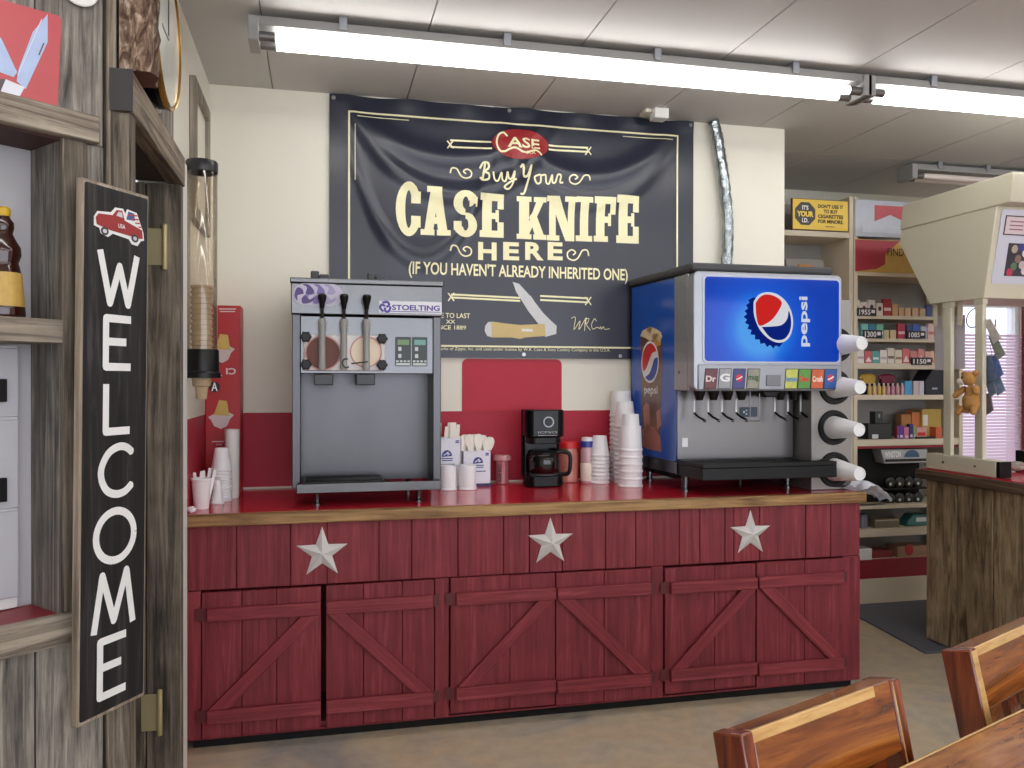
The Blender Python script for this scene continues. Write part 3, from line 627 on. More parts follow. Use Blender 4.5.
script([[(.22, .85), (.02, .6), (.1, .1), (.22, .2), (.24, .75), (.3, .8), (.4, .8), (.42, .2), (.52, .15), (.62, .85), (.64, .25), (.74, .3), (.8, .85), (.86, .92), (.92, .8), (.9, .3), (1, .3)]], 533, 174, 562, 186, .0095)
script([[(0, .95), (.12, 1), (.08, .1), (.25, .75), (.22, .1), (.42, 1), (.4, .55)], [(.4, .95), (.38, 0)], [(.38, .9), (.5, .95), (.46, .6), (.42, .5), (.55, .05)], [(.72, .75), (.66, .95), (.58, .5), (.62, .15), (.74, .3), (.8, .2), (.84, .35), (.86, .15), (.92, .35), (.96, .15), (1.1, .2)]], 571, 318, 606, 331, .0035)
m.done('script_print', M_INK)
# red oval emblem
m = FB(); a, b, c_, d = bx(491.5, 130, 547.5, 160.5); m.flat(circ((a + b) / 2, (c_ + d) / 2, (b - a) / 2, (d - c_) / 2, 40), f0); m.done('emblem_print', M_RINK, .0045)
m = FB(); text(m, 'ASE', *bx(506, 139.5, 538.5, 150), f0, 0, .02); text(m, 'XX', *bx(525, 153, 533.5, 156), f0, 0, .02)
script([[(.62, .82), (.4, 1), (.12, .85), (.02, .45), (.2, .12), (.5, .1)], [(.45, .08), (1, .28), (1.6, .1), (2.2, .22), (2.55, 0)]], 495.5, 133.5, 513, 155, .010)
m.done('emblem_lettering', M_INK, .006)
# pocket knife
def kp(*pp): return [PB(x, y) for x, y in pp]
m = FB(); m.flat(kp((512.5, 282), (519, 284), (530, 296), (543, 313), (551, 321), (556.5, 326), (556, 334), (545, 337), (539, 325), (528, 311), (516, 292)), f0)
m.flat(kp((485, 326), (488, 322), (492, 322), (492, 337.5), (487, 336), (484.5, 331)), f0); m.done('blade_print', col(206, 208, 210), .0045)
m = FB(); m.flat(kp((491.5, 321.5), (505, 323.5), (520, 325), (544.5, 324), (545.5, 336), (525, 337.5), (520, 339), (511, 337.5), (491.5, 337.5)), f0); m.done('handle_print', plain('knife handle ink', (204, 180, 118), .45, var=.06), .0048)
m = FB(); m.strokes([[PB(521.5, 330), PB(532.5, 330.5)]], .014, f0); m.strokes([[PB(530, 296), PB(534, 302)]], .004, f0); m.done('shield_print', col(228, 226, 222), .0052)
for gx, gz in ((.075, 2.9), (.98, 2.905), (2.01, 2.9), (.55, 1.62), (1.06, 1.622), (1.6, 1.618)):
    build('grommet', MB().lathe(fb(gx, gz, .003), [(.010, 0), (.010, -.003), (.005, -.003)], 14, 'Y'), plain('grommet metal', (170, 170, 170), .3, .9), t)
# ceiling sensor box above the banner's corner, foil hose
qx, qy = onZ(659, 109, ZC)
t = thing('ceiling_sensor', 'small white box on the ceiling above the banner corner', 'sensor', (qx, qy, ZC - .055))
build('housing', MB().box(qx - .035, qx + .045, qy - .03, qy + .05, ZC - .055, ZC), M_WHITE, t, .005)
build('base_plate', MB().box(qx - .075, qx + .05, qy + .0, qy + .09, ZC - .02, ZC), col(214, 208, 196), t, .004)
m = MB(); hp = [onY(x, y, 4.215) for x, y in ((713, 119), (717, 135), (721, 160), (725, 190), (727.5, 220), (727.5, 250), (724, 285))]
hp = smooth([Vector((x, z)) for x, z in hp], 9)
m.tube([(p.x, 4.215, min(p.y, ZC)) for p in hp] + [(hp[-1].x - .01, 4.215, 1.9)], .031, 14, .1)
solo('foil_hose', m, plain('crinkled foil', (150, 158, 162), .22, .95, var=.2, scale=50, bump=.6), 'silver foil wrapped hose running from the ceiling down behind the soda fountain', 'hose', (hp[-1].x, 4.215, 1.9))
# ------------------------------------------------------------------ soft serve machine
SY = 3.65; P = PX(SY)
def sx(px): return P(px, 380)[0]
def sz(py, px=366): return P(px, py)[1]
t = thing('soft_serve_machine', 'stainless two flavour soft serve machine with three handles on the red worktop', 'ice cream machine', (.215, 3.9, ZT))
x0, x1 = sx(292), sx(441); xi0, xi1 = sx(300.5), sx(433)
zh1, zh0, zm = sz(280), sz(315.5), sz(373.5); zbt_ = sz(486)
m = MB(); m.box(x0 - .004, x1 + .004, SY - .02, 4.19, zh0, zh1 - .022); build('header', m, M_STEEL, t, .004)
build('top_cover', MB().box(x0 - .008, x1 + .008, SY - .026, 4.2, zh1 - .022, zh1), M_STEEL, t, .004)
m = MB(); m.box(x0, x1, SY + .2, 4.18, 1.03, zh0); m.box(x0, xi0, SY, SY + .2, 1.02, zh0); m.box(xi1, x1, SY, SY + .2, 1.02, zh0); build('body', m, M_STEELD, t, .003)
build('front_panel', MB().box(xi0, xi1, SY + .004, SY + .2, zm, zh0 - .006), M_STEEL, t, .002)
build('splash_panel', MB().box(xi0, xi1, SY + .18, SY + .2, 1.03, zm), M_STEELD, t)
ta, tb = sx(297), sx(438.5)
m = MB(); m.box(ta, tb, SY - .07, SY + .18, sz(489.5), sz(489.5) + .006); m.box(ta, tb, SY - .075, SY - .068, sz(489.5), sz(480.5)); m.box(ta, ta + .006, SY - .07, SY + .0, sz(489.5), sz(480.5)); m.box(tb - .006, tb, SY - .07, SY, sz(489.5), sz(480.5)); build('drip_shelf', m, M_STEEL, t, .002)
zt_ = sz(480.5); dx0, dx1 = sx(303), sx(384)
m = MB(); m.box(dx0, dx1, SY - .062, SY + .12, zt_ - .03, zt_ + .008)
for k in range(9): m.box(dx0 + .01, dx1 - .01, SY - .052 + k * .019, SY - .044 + k * .019, zt_ + .008, zt_ + .012)
build('drip_tray', m, M_BLACK, t, .003)
for lx, ly in ((-.005, 3.66), (.435, 3.68), (-.005, 4.12), (.435, 4.12)):
    build('leg', MB().lathe((lx, ly, ZT), [(.02, 0), (.02, .006), (.012, .01), (.013, .05), (.017, .06)], 16), M_STEEL, t)
# spigot plate, barrels and handles
pa, pb = sx(303.5), sx(384.5); z0_, z1_ = sz(371), sz(335.5)
plate = build('dispensing_door', MB().box(pa, pb, SY - .022, SY + .004, z0_, z1_), plain('milky acrylic', (212, 206, 204), .2, var=.03), t, .006)
for cxp, cyp, rr, cc, nm in ((323, 353.5, 16, (106, 56, 40), 'chocolate'), (365.7, 352, 14.5, (232, 214, 190), 'vanilla')):
    r0 = rr * .00435; cx, cz = sx(cxp), sz(cyp)
    w_ = build('barrel_window', MB().lathe((cx, SY - .022, cz), [(r0, 0), (r0, -.003)], 32, 'Y'), plain(nm + ' mix', cc, .35, var=.06, scale=8, spec=.25), plate)
    build('gasket', MB().lathe((cx, SY - .022, cz), [(r0, -.001), (r0, -.006), (r0 + .006, -.006), (r0 + .006, -.001)], 32, 'Y', cap=False), plain('pink gasket', (196, 140, 134), .4), plate)
for kx, ky in ((306, 338), (306, 365), (381.5, 339), (381.5, 365)):
    cx, cz = sx(kx), sz(ky); m = MB(); pts = []
    for k in range(24):
        a = k * math.pi / 12; r = .022 * (1 + .16 * math.cos(a * 6)); pts.append((cx + r * math.cos(a), cz + r * math.sin(a)))
    m.prism(pts, fY(SY), .02, .05); build('knob', m, M_BLACK, plate, .004)
for hx in (322, 343.5, 365.8):
    cx = sx(hx); zt1_, zk = sz(296.5), sz(309)
    v_ = build('valve', MB().lathe((cx, SY - .045, 0), [(.014, sz(370)), (.016, sz(366)), (.0145, sz(364)), (.0145, sz(331)), (.017, sz(328)), (.017, sz(322)), (.012, sz(320))], 16).box(cx - .012, cx + .012, SY - .04, SY, sz(366), sz(345)), plain('grey valve plastic', (150, 150, 146), .4), t)
    build('handle', MB().tube([(cx, SY - .045, sz(322)), (cx, SY - .06, sz(312)), (cx, SY - .07, zk - .0)], .0075, 10), M_STEELD, v_)
    build('handle_grip', MB().tube([(cx, SY - .068, zk - .006), (cx, SY - .071, zk + .012), (cx, SY - .076, zt1_ - .02), (cx, SY - .078, zt1_ - .006), (cx, SY - .078, zt1_)], [.0095, .0115, .0185, .019, .012], 12), M_BLACK, v_)
m = MB(); cx = sx(343.5); m.strokes([smooth([(cx + a * .03, sz(364) + b * .022) for a, b in ((.55, .9), (0, .8), (-.2, 0), (.2, -.8), (.7, -.6))], 4), [(cx + .03, sz(364)), (cx + .1, sz(362))]], .006, fY(SY), .062)
build('valve_mark', m, M_KINK, t, recalc=False, smoothing=False)
for px0, px1 in ((314, 333), (356, 374.5)):
    build('spout_guard', MB().box(sx(px0), sx(px1), SY - .03, SY + .1, sz(385), sz(374.3)), plain('navy black plastic', (14, 17, 28), .3), t, .003)
for px0, px1, lc in ((395.2, 411, (150, 176, 140)), (412, 427.3, (150, 196, 186))):
    a, b = sx(px0), sx(px1); zA, zB = sz(366.3, 411), sz(337, 411); f1 = fY(SY + .004)
    c_ = build('control_panel', MB().prism(rrect(a, b, zA, zB, .005), f1, 0, .004), plain('control panel green', (34, 50, 50), .35), t)
    build('display', MB().prism([(a + .01, zB - .035), (b - .008, zB - .035), (b - .008, zB - .012), (a + .01, zB - .012)], f1, .0035, .005), emitter('display %d' % lc[2], lc, .55), c_)
    m = MB()
    for yy_ in (349, 356): m.prism(rrect(a + .013, a + .027, sz(yy_ + 2, 411), sz(yy_ - 2, 411), .002), f1, .0035, .006)
    for k in range(4): m.prism(rrect(a + .004 + k * .0165, a + .015 + k * .0165, zA + .018, zA + .026, .001), f1, .0035, .006)
    m.prism(rrect(a + .004, b - .004, zA + .004, zA + .014, .001), f1, .0035, .006); build('button', m, col(206, 214, 212), c_, smoothing=False)
a, b = sx(378.8), sx(441); f1 = fY(SY - .02)
pl = build('name_plate', MB().prism([(a, sz(312.8)), (b, sz(312.8)), (b, sz(301)), (a, sz(301))], f1, 0, .0025), plain('name plate', (226, 226, 232), .3), t)
m = MB(); text(m, 'STOELTING', sx(391.5), sx(439), sz(310), sz(304.5), f1, .003, .03); m.strokes([[(sx(390), sz(311.2)), (sx(440), sz(311.2))]], .003, f1, .003)
cx, cz = sx(385), sz(307)
for k in range(3):
    m.strokes([smooth([(cx + r * .0045 * math.cos(aa), cz + r * .0045 * math.sin(aa)) for r, aa in ((1, k * 2.1), (4, k * 2.1 + .5), (5.2, k * 2.1 + 1.2), (5, k * 2.1 + 2.2))], 4)], .010, f1, .003)
build('lettering', m, plain('violet ink', (72, 50, 150), .4), pl, recalc=False, smoothing=False)
a, b, c_, d = sx(293.8), sx(343), sz(306.5), sz(285.5); r_ = (d - c_) / 2
dc = build('swirl_decal', MB().prism([(a + r_ + r_ * math.cos(R(90 + k * 12)), (c_ + d) / 2 + r_ * math.sin(R(90 + k * 12))) for k in range(16)] + [(b - r_ + r_ * math.cos(R(-90 + k * 12)), (c_ + d) / 2 + r_ * math.sin(R(-90 + k * 12))) for k in range(16)], f1, 0, .002), plain('pale violet decal', (190, 184, 206), .3), t)
for q, cl in ((0, (70, 40, 120)), (1, (120, 100, 165)), (2, (160, 150, 190))):
    m = MB(); cx, cz = a + r_ + q * .045, (c_ + d) / 2
    for k in range(3):
        aa = k * 2.094 + .3; m.flat(smooth([(cx + r_ * .95 * rr * math.cos(aa + da), cz + r_ * .95 * rr * math.sin(aa + da)) for rr, da in ((.12, 0), (.55, -.35), (.95, .05), (1, .9), (.98, 1.5), (.72, 1.0), (.5, .9), (.12, .6))], 3), f1, .0026 - q * .0002)
    build('swirl', m, plain('swirl violet %d' % q, cl, .35), dc, recalc=False, smoothing=False)
for a, b in ((310.5, 329), (368, 386)):
    xx = sx(a); build('hopper_lid_knob', MB().box(xx, xx + .036, 3.70, 3.75, zh1, zh1 + .04).box(xx + .036, sx(b), 3.69, 3.76, zh1, zh1 + .025), M_DGREY, t, .006)
# ------------------------------------------------------------------ cups
def cup_mesh(rt, rb, h, wall=.003):                      # upright foam cup, rim rt at the top, base rb
    return [(.0, .004), (rb - .006, .004), (rb, .0), (rb + .001, .003), (rt - .003, h - .012), (rt, h - .010), (rt + .001, h - .002), (rt - .002, h), (rt - .005, h - .004), (rb - .002, .008), (.0, .008)]
def cup_me(name, rt, rb, h, mat, inv=True):
    me_o = build(name, MB().lathe((0, 0, 0), [(r, (h - z) if inv else z) for r, z in cup_mesh(rt, rb, h)], 28, cap=False), mat)
    return me_o
def cup_stack(x, y, z, n, step, rt, rb, h, where, group, mat=None, wob=.0012):
    first = None
    for k in range(n):
        q = n - 1 - k
        pos = 'topmost of' if q == 0 else ('bottom one of' if k == 0 else ORD[q] + ' from the top of')
        lab = 'white foam cup, %s %s' % (pos, where)
        loc = (x + random.uniform(-wob, wob), y + random.uniform(-wob, wob), z + k * step)
        if first is None:
            first = cup_me('foam_cup', rt, rb, h, mat or M_FOAM); first.location = loc; tag(first, lab, 'cup', group)
        else: dup(first, loc, random.uniform(0, 6), lab, group)
    return z + (n - 1) * step
# by the cone box
z = cup_stack(-.418, 3.865, ZT, 11, .0135, .046, .028, .10, 'the stack beside the red cone box', 'foam cups stacked by the cone box')
solo('cup_sleeve', MB().lathe((-.381, 3.96, ZT), [(.0, 0), (.028, 0), (.03, .012), (.033, .306), (.034, .312), (.031, .312), (.03, .3), (.0, .3)], 28, cap=False), plain('translucent white cup', (222, 222, 218), .4, var=.02), 'tall white sleeve of lids standing right against the red cone box', 'cup', (-.381, 3.96, ZT))
c0 = cup_me('foam_cup', .03, .014, .105, M_FOAM); c0.location = (-.425, 3.775, ZT); tag(c0, 'narrow upside down white cup between the spoon cup and the cup stack', 'cup')
cxs, cys = -.474, 3.655
c0 = cup_me('spoon_cup', .043, .029, .127, M_FOAM, False); c0.location = (cxs, cys, ZT); tag(c0, 'upright white foam cup holding plastic spoons at the counter corner', 'cup')
def cutlery(x, y, z, dx, dy, L, kind='spoon', w=.011, mat=M_PAPER):
    m = MB(); d = Vector((dx, dy, 1)).normalized(); s = d.cross(Vector((0, 1, 0))).normalized(); n = s.cross(d)
    p = Vector((0, 0, 0)); prof = ((0, .6), (.3, .42), (.7, .5), (.8, .9), (.9, 1.05), (.97, .8), (1, .35)) if kind == 'spoon' else ((0, .8), (.5, .85), (.9, 1), (1, .9))
    lo = []; hi = []
    for a, ww in prof:
        for sgn, li in ((-1, lo), (1, hi)): li.append(p + d * (a * L) + s * (sgn * ww * w / 2))
    pts = lo + hi[::-1]
    m.hexa([q - n * .0009 for q in pts], [q + n * .0009 for q in pts])
    return m
for k, (dx, dy, L, h_) in enumerate(((-.10, .02, .125, 'leaning left'), (.06, -.03, .135, 'leaning right'), (.15, .03, .142, 'tallest'), (-.02, .05, .128, 'in the middle'), (.22, .0, .138, 'tilted over the rim'))):
    solo('plastic_spoon', cutlery(0, 0, 0, dx, dy, L + .012, 'knife', .013), M_PAPER, 'white plastic spoon %s in the spoon cup' % h_, 'spoon', (cxs + dx * .05 - .012 + .006 * k, cys + dy, ZT + .012), 'spoons in the spoon cup', own=True)
m = MB(); m.ball((-.497, 3.545, ZT + .012), .016, (1.1, .9, .75), 7)
for v in m.bm.verts: v.co += Vector((random.uniform(-.003, .003), random.uniform(-.003, .003), random.uniform(-.001, .003)))
solo('crumpled_napkin', m, M_PAPER, 'small crumpled white napkin at the corner of the worktop', 'napkin', (-.497, 3.545, ZT), smoothing=False)
# cone dispenser on the left wall with nested cake cups
dx_, dy_ = -.4405, 3.41
def dz(py): return onY(202, py, dy_)[1]
t = thing('cone_dispenser', 'clear tube cone dispenser with black collar on the cream left wall', 'dispenser', (XL, dy_, dz(378)))
build('tube', MB().lathe((dx_, dy_, 0), [(.058, dz(353)), (.058, dz(163)), (.056, dz(163)), (.056, dz(353))], 36, cap=False), M_GLASS, t)
build('top_cap', MB().lathe((dx_, dy_, 0), [(.0595, dz(173)), (.0605, dz(172)), (.0605, dz(163)), (.057, dz(161.5)), (0, dz(161))], 36, cap=False), plain('dark grey cap', (44, 43, 47), .35), t)
build('collar', MB().lathe((dx_, dy_, 0), [(.055, dz(378)), (.070, dz(378)), (.070, dz(373)), (.0635, dz(371)), (.0635, dz(351)), (.061, dz(349.5)), (.055, dz(350)), (.055, dz(378))], 36, cap=False), M_BLACK, t)
build('mounting_bracket', MB().box(XL, dx_ - .05, dy_ - .014, dy_ + .014, dz(262), dz(240)).box(XL, dx_ - .052, dy_ - .014, dy_ + .014, dz(352), dz(330)), M_SILVER, t, .003)
z0_, z1_ = dz(399), dz(286); nst = 17; H_ = .095; step = (z1_ - z0_ - H_) / nst
cone0 = None
for k in range(nst + 1):
    q = nst - k
    pos = 'lowest of the column, sticking out below the collar' if k == 0 else ('topmost of the column in the clear tube' if q == 0 else ORD[q] + ' from the top in the clear tube')
    lab = 'tan flat bottomed cake cone, ' + pos; loc = (dx_ + random.uniform(-.002, .002), dy_ + random.uniform(-.002, .002), z0_ + k * step)
    if cone0 is None:
        cone0 = build('cake_cone', MB().lathe((0, 0, 0), [(0, 0), (.0185, 0), (.0195, .004), (.024, .042), (.026, .048), (.034, .052), (.0345, .056), (.037, H_ - .011), (.0425, H_ - .009), (.0425, H_), (.038, H_), (.034, .058), (.022, .05), (.017, .006), (0, .006)], 28, cap=False), M_CONE)
        cone0.location = loc; tag(cone0, lab, 'ice cream cone', 'cake cones in the dispenser')
    else: dup(cone0, loc, k, lab)
# red cone box in the corner
cb0, cb1 = XL + .002, onY(240.5, 380, 4.1)[0]; zc1 = onY(230, 305.5, 4.1)[1]
t = thing('cone_box', 'tall red cardboard cone box standing in the counter corner', 'box', ((cb0 + cb1) / 2, 4.18, ZT))
build('carton', MB().box(cb0, cb1, 4.1, 4.255, ZT, zc1), plain('red carton', (178, 28, 36), .4, var=.05), t, .003)
f1 = fY(4.1); Q = PX(4.1)
m = MB(); text(m, 'CI', Q(226, 371)[0], Q(236, 371)[0], Q(230, 374.5)[1], Q(230, 368)[1], f1, .001, .03, rot=180)
for yy_, xa_, xb_ in ((309, 219, 236), (311.5, 220, 235), (441.5, 212, 224), (444.5, 216, 222), (375.5, 212, 222)): m.strokes([[Q(xa_, yy_), Q(xb_, yy_)]], .005, f1, .001)
build('lettering', m, col(226, 200, 200), t, recalc=False, smoothing=False)
for bx_, by_, sc in ((223, 352, 1.0), (222, 418, 1.0)):
    def q(*pp): return [Q(bx_ + a * sc, by_ + b * sc) for a, b in pp]
    m = MB(); m.flat(q((-14, -1), (-6, -5), (6, -6), (12, -3), (8, 1), (5, 8), (-1, 11), (-8, 8), (-11, 2)), f1, .0008); d = build('bowl_print', m, col(210, 190, 190), t, recalc=False, smoothing=False)
    m = MB(); m.flat(q((-3, -18), (5, -17), (7, -4), (8, -2), (-9, -3), (-7, -6)), f1, .0014); build('cone_print', m, col(206, 172, 92), d, recalc=False, smoothing=False)
m = MB(); m.flat([Q(214.5 + 5.5 * math.cos(k * .4), 387 + 5.5 * math.sin(k * .4)) for k in range(16)], f1, .001); build('round_mark', m, col(36, 30, 44), t, recalc=False, smoothing=False)
m = MB(); m.strokes([[Q(212, 391), Q(214.5, 383), Q(217, 391)], [Q(213, 388), Q(216, 388)]], .006, f1, .0016); build('round_mark_letter', m, M_WINK, t, recalc=False, smoothing=False)
# ------------------------------------------------------------------ middle of the counter
def prism_box(n, x0, x1, y0, y1, z0, z1, mat, par, bev=.002): return build(n, MB().box(x0, x1, y0, y1, z0, z1), mat, par, bev)
M_BOXW = plain('white carton', (226, 226, 236), .5, var=.02); M_BLUEI = plain('blue ink', (48, 66, 140), .5)
for nm, x0, x1, y0, ztop, slot in (('tall', .548, .704, 4.125, 1.193, 1), ('short', .710, .856, 4.115, 1.128, 0)):
    t = thing('cutlery_box', 'white carton with a blue emblem full of plastic cutlery, %s' % ('right against the soft serve machine' if slot else 'beside a clear jar'), 'box', ((x0 + x1) / 2, y0 + .055, ZT), group='cutlery cartons')
    zb_ = ZT + (.012 if not slot else .001)
    m = MB(); m.box(x0, x1, y0, y0 + .004, zb_, ztop); m.box(x0, x1, y0 + .1, y0 + .104, zb_, ztop); m.box(x0, x0 + .004, y0, y0 + .104, zb_, ztop); m.box(x1 - .004, x1, y0, y0 + .104, zb_, ztop); m.box(x0, x1, y0, y0 + .104, ZT, zb_ + .003)
    build('carton', m, M_BOXW, t)
    if not slot: build('base_stripe', MB().box(x0 - .001, x1 + .001, y0 - .001, y0 + .105, ZT, ZT + .014), plain('navy', (44, 46, 96), .5), t)
    f1 = fY(y0); cx = (x0 + x1) / 2 + .005; cz = ZT + (.155 if slot else .118)
    m = MB(); m.flat(circ(cx, cz, .026, .03, 14, 0, math.pi) + [(cx - .026, cz - .004)], f1, .0008); m.strokes([[(cx - .03, cz - .012), (cx + .03, cz - .012)], [(cx - .026, cz - .022), (cx + .028, cz - .022)], [(cx - .035, cz - .042), (cx + .04, cz - .042)]], .005, f1, .0008)
    m.strokes([[(x1 - .03, ztop - .014), (x1 - .012, ztop - .014)], [(x1 - .03, ztop - .022), (x1 - .012, ztop - .022)]], .006, f1, .0008); build('emblem', m, M_BLUEI, t, recalc=False, smoothing=False)
    m = MB(); m.strokes([[(cx - .016, cz + .004), (cx + .006, cz + .02), (cx + .004, cz + .006), (cx + .016, cz + .012)]], .004, f1, .0014); build('emblem_highlight', m, M_WINK, t, recalc=False, smoothing=False)
    nn = 9 if slot else 11
    for k in range(nn):
        x = x0 + .02 + (x1 - x0 - .04) * k / (nn - 1); yy_ = y0 + .03 + .045 * ((k * 7) % 3) / 2
        top = (1.268 if slot else 1.208) - ZT - .02 + random.uniform(-.018, .006)
        lab = 'white wrapped plastic %s, %s from the soft serve machine in the %s carton' % ('knife' if slot else 'fork', ORD[k], nm)
        solo('plastic_knife' if slot else 'plastic_fork', cutlery(0, 0, 0, random.uniform(-.02, .1) if slot else (k - nn / 2) * .025, random.uniform(-.05, .02), top, 'spoon' if not slot else 'knife', .018 if slot else .046), plain('cutlery wrapper', (238, 232, 220), .4, var=.03), lab, 'cutlery', (x, yy_, ZT + .02), 'cutlery in the %s carton' % nm, own=True)
for x, y, lab in ((.617, 4.015, 'small white foam cup touching the soft serve machine'), (.716, 4.012, 'small white foam cup in front of the short cutlery carton')):
    c_ = cup_me('foam_cup', .046, .041, .12, M_FOAM, True); c_.location = (x, y, ZT); tag(c_, lab, 'cup', 'small cups before the cutlery cartons')
# clear shaker jar
jx, jy = .928, 4.18
t = thing('shaker_jar', 'clear plastic jar with wide lid and dark side lettering behind the worktop', 'jar', (jx, jy, ZT))
build('jar_body', MB().lathe((jx, jy, ZT), [(.03, 0), (.034, .004), (.034, .12), (.03, .125)], 24), plain('rosy plastic', (176, 96, 104), .2, var=.04, coat=.4), t)
build('lid', MB().lathe((jx, jy, ZT), [(.042, .122), (.046, .126), (.046, .146), (.042, .152)], 24), plain('rosy lid', (196, 136, 140), .3), t)
m = MB(); text(m, 'OHC', jx - .031, jx - .012, ZT + .015, ZT + .105, fY(jy - .033), .002, .04, rot=90); build('lettering', m, plain('dark maroon ink', (60, 26, 36), .5), t, recalc=False, smoothing=False)
# coffee maker
cx, cy = 1.11, 4.06
t = thing('coffee_maker', 'black drip coffee maker with glass carafe in the middle of the worktop', 'coffee maker', (cx, cy, ZT))
xa, xb = 1.012, 1.212
def rbox(m, x0, x1, y0, y1, z0, z1, r): m.prism(rrect(x0, x1, y0, y1, r), lambda u, v, d: (u, v, d), z0, z1)
m = MB(); rbox(m, xa, xb, 3.985, 4.13, ZT + .002, ZT + .062, .05); build('base', m, M_GLOSSBLK, t, .006)
build('warming_plate', MB().lathe((1.112, 4.04, ZT + .05), [(.075, .012), (.075, .018), (.07, .02)], 32), M_DGREY, t)
m = MB(); rbox(m, xa, xb, 4.085, 4.13, ZT + .045, 1.337, .02); build('water_tank', m, M_GLOSSBLK, t, .005)
m = MB(); rbox(m, xa, xb, 3.985, 4.12, 1.2, 1.337, .045); build('brew_head', m, M_GLOSSBLK, t, .006)
m = MB(); rbox(m, xa + .015, xb - .015, 3.995, 4.09, 1.165, 1.2, .04); build('filter_basket', m, M_BLACK, t, .004)
hy = 3.985; zc_ = onY(548, 422, hy)[1]; xc_ = onY(548.5, 422, hy)[0]
dl = build('dial', MB().lathe((xc_, hy, zc_), [(.027, .002), (.027, -.006), (.022, -.006), (.022, .0), (.012, 0), (.012, -.01)], 28, 'Y'), plain('dial silver', (150, 152, 156), .3, .6), t)
build('dial_cap', MB().lathe((xc_, hy - .004, zc_), [(.021, 0), (.019, -.008)], 28, 'Y'), M_GLOSSBLK, dl)
m = MB(); text(m, 'ICPSO', onY(538, 432, hy)[0], onY(557, 432, hy)[0], onY(548, 433.3, hy)[1], onY(548, 431.3, hy)[1], fY(hy), .001, .0)
m.strokes([[onY(538, 435.5, hy), onY(557, 435.5, hy)]], .002, fY(hy), .001); build('control_lettering', m, col(180, 182, 186), t, recalc=False, smoothing=False)
cf = build('carafe', MB().lathe((1.112, 4.04, ZT + .06), [(.06, .006), (.074, .01), (.08, .025), (.08, .075), (.076, .095), (.066, .108), (.062, .11), (.06, .108), (.063, .104), (.073, .093), (.0775, .074), (.0775, .026), (.072, .013), (.0, .012)], 36, cap=False), M_CARAFE, t)
build('coffee', MB().lathe((1.112, 4.04, ZT + .068), [(.0, .006), (.07, .006), (.0755, .016), (.0765, .028), (0, .028)], 32, cap=False), plain('dark coffee', (22, 12, 8), .1), cf)
build('carafe_band', MB().lathe((1.112, 4.04, ZT + .158), [(.06, .004), (.068, .006), (.068, .018), (.055, .022)], 32), M_BLACK, cf)
hx_ = [(1.165, 4.025, ZT + .172), (1.2, 4.02, ZT + .176), (1.236, 4.005, ZT + .165), (1.241, 4.002, ZT + .12), (1.233, 4.005, ZT + .07), (1.205, 4.02, ZT + .062), (1.185, 4.03, ZT + .07)]
build('carafe_handle', MB().tube(smooth([Vector(p) for p in hx_], 5), .0105, 10), M_BLACK, cf)
# jars and shakers to the right of it
t = thing('spice_jar', 'round clear jar with bright red lid behind the coffee carafe', 'jar', (1.29, 4.2, ZT))
build('jar_body', MB().lathe((1.29, 4.2, ZT), [(.05, 0), (.055, .005), (.056, .15), (.05, .17), (.05, .185)], 28), plain('tan jar', (190, 118, 104), .25, var=.3, scale=14, coat=.4), t)
build('lid', MB().lathe((1.29, 4.2, ZT), [(.054, .18), (.057, .184), (.057, .21), (.05, .215)], 28), plain('red lid', (214, 40, 44), .35), t)
t = thing('sugar_shaker', 'slim clear shaker of white powder with blue and white lid', 'shaker', (1.372, 4.13, ZT))
build('shaker_body', MB().lathe((1.372, 4.13, ZT), [(.031, 0), (.034, .006), (.034, .17), (.03, .188)], 24), plain('cloudy plastic', (196, 160, 166), .25, var=.04, coat=.4), t)
build('sugar', MB().lathe((1.372, 4.13, ZT), [(.0338, .012), (.0349, .014), (.0349, .105), (.0338, .107)], 24), plain('white sugar', (232, 220, 206), .6), t)
build('lid', MB().lathe((1.372, 4.13, ZT), [(.033, .188), (.035, .19), (.035, .216), (.033, .22)], 24), plain('blue lid', (52, 60, 150), .35), t)
build('lid_flap', MB().lathe((1.372, 4.13, ZT), [(.03, .22), (.031, .224), (.028, .238), (.012, .24)], 24), M_WHITE, t)
cup_stack(1.435, 4.11, ZT, 8, .0205, .0525, .0345, .104, 'the short stack beside the shaker', 'foam cups in the short stack')
cup_stack(1.542, 3.945, ZT, 6, .0365, .0615, .0525, .124, 'the nearest tall stack of large cups', 'large foam cups in the nearest tall stack')
z = ZT + 5 * .0365 + .124
c_ = cup_me('foam_cup', .051, .040, .13, M_FOAM); c_.location = (1.543, 3.946, z - .07); tag(c_, 'smaller upside down white foam cup crowning the nearest tall stack', 'cup')
cup_stack(1.562, 4.075, ZT, 13, .0245, .058, .0405, .133, 'the tall stack behind the nearest one', 'foam cups in the middle tall stack')
cup_stack(1.585, 4.195, ZT, 15, .0245, .0625, .05, .137, 'the rear tall stack against the wall', 'foam cups in the rear tall stack')
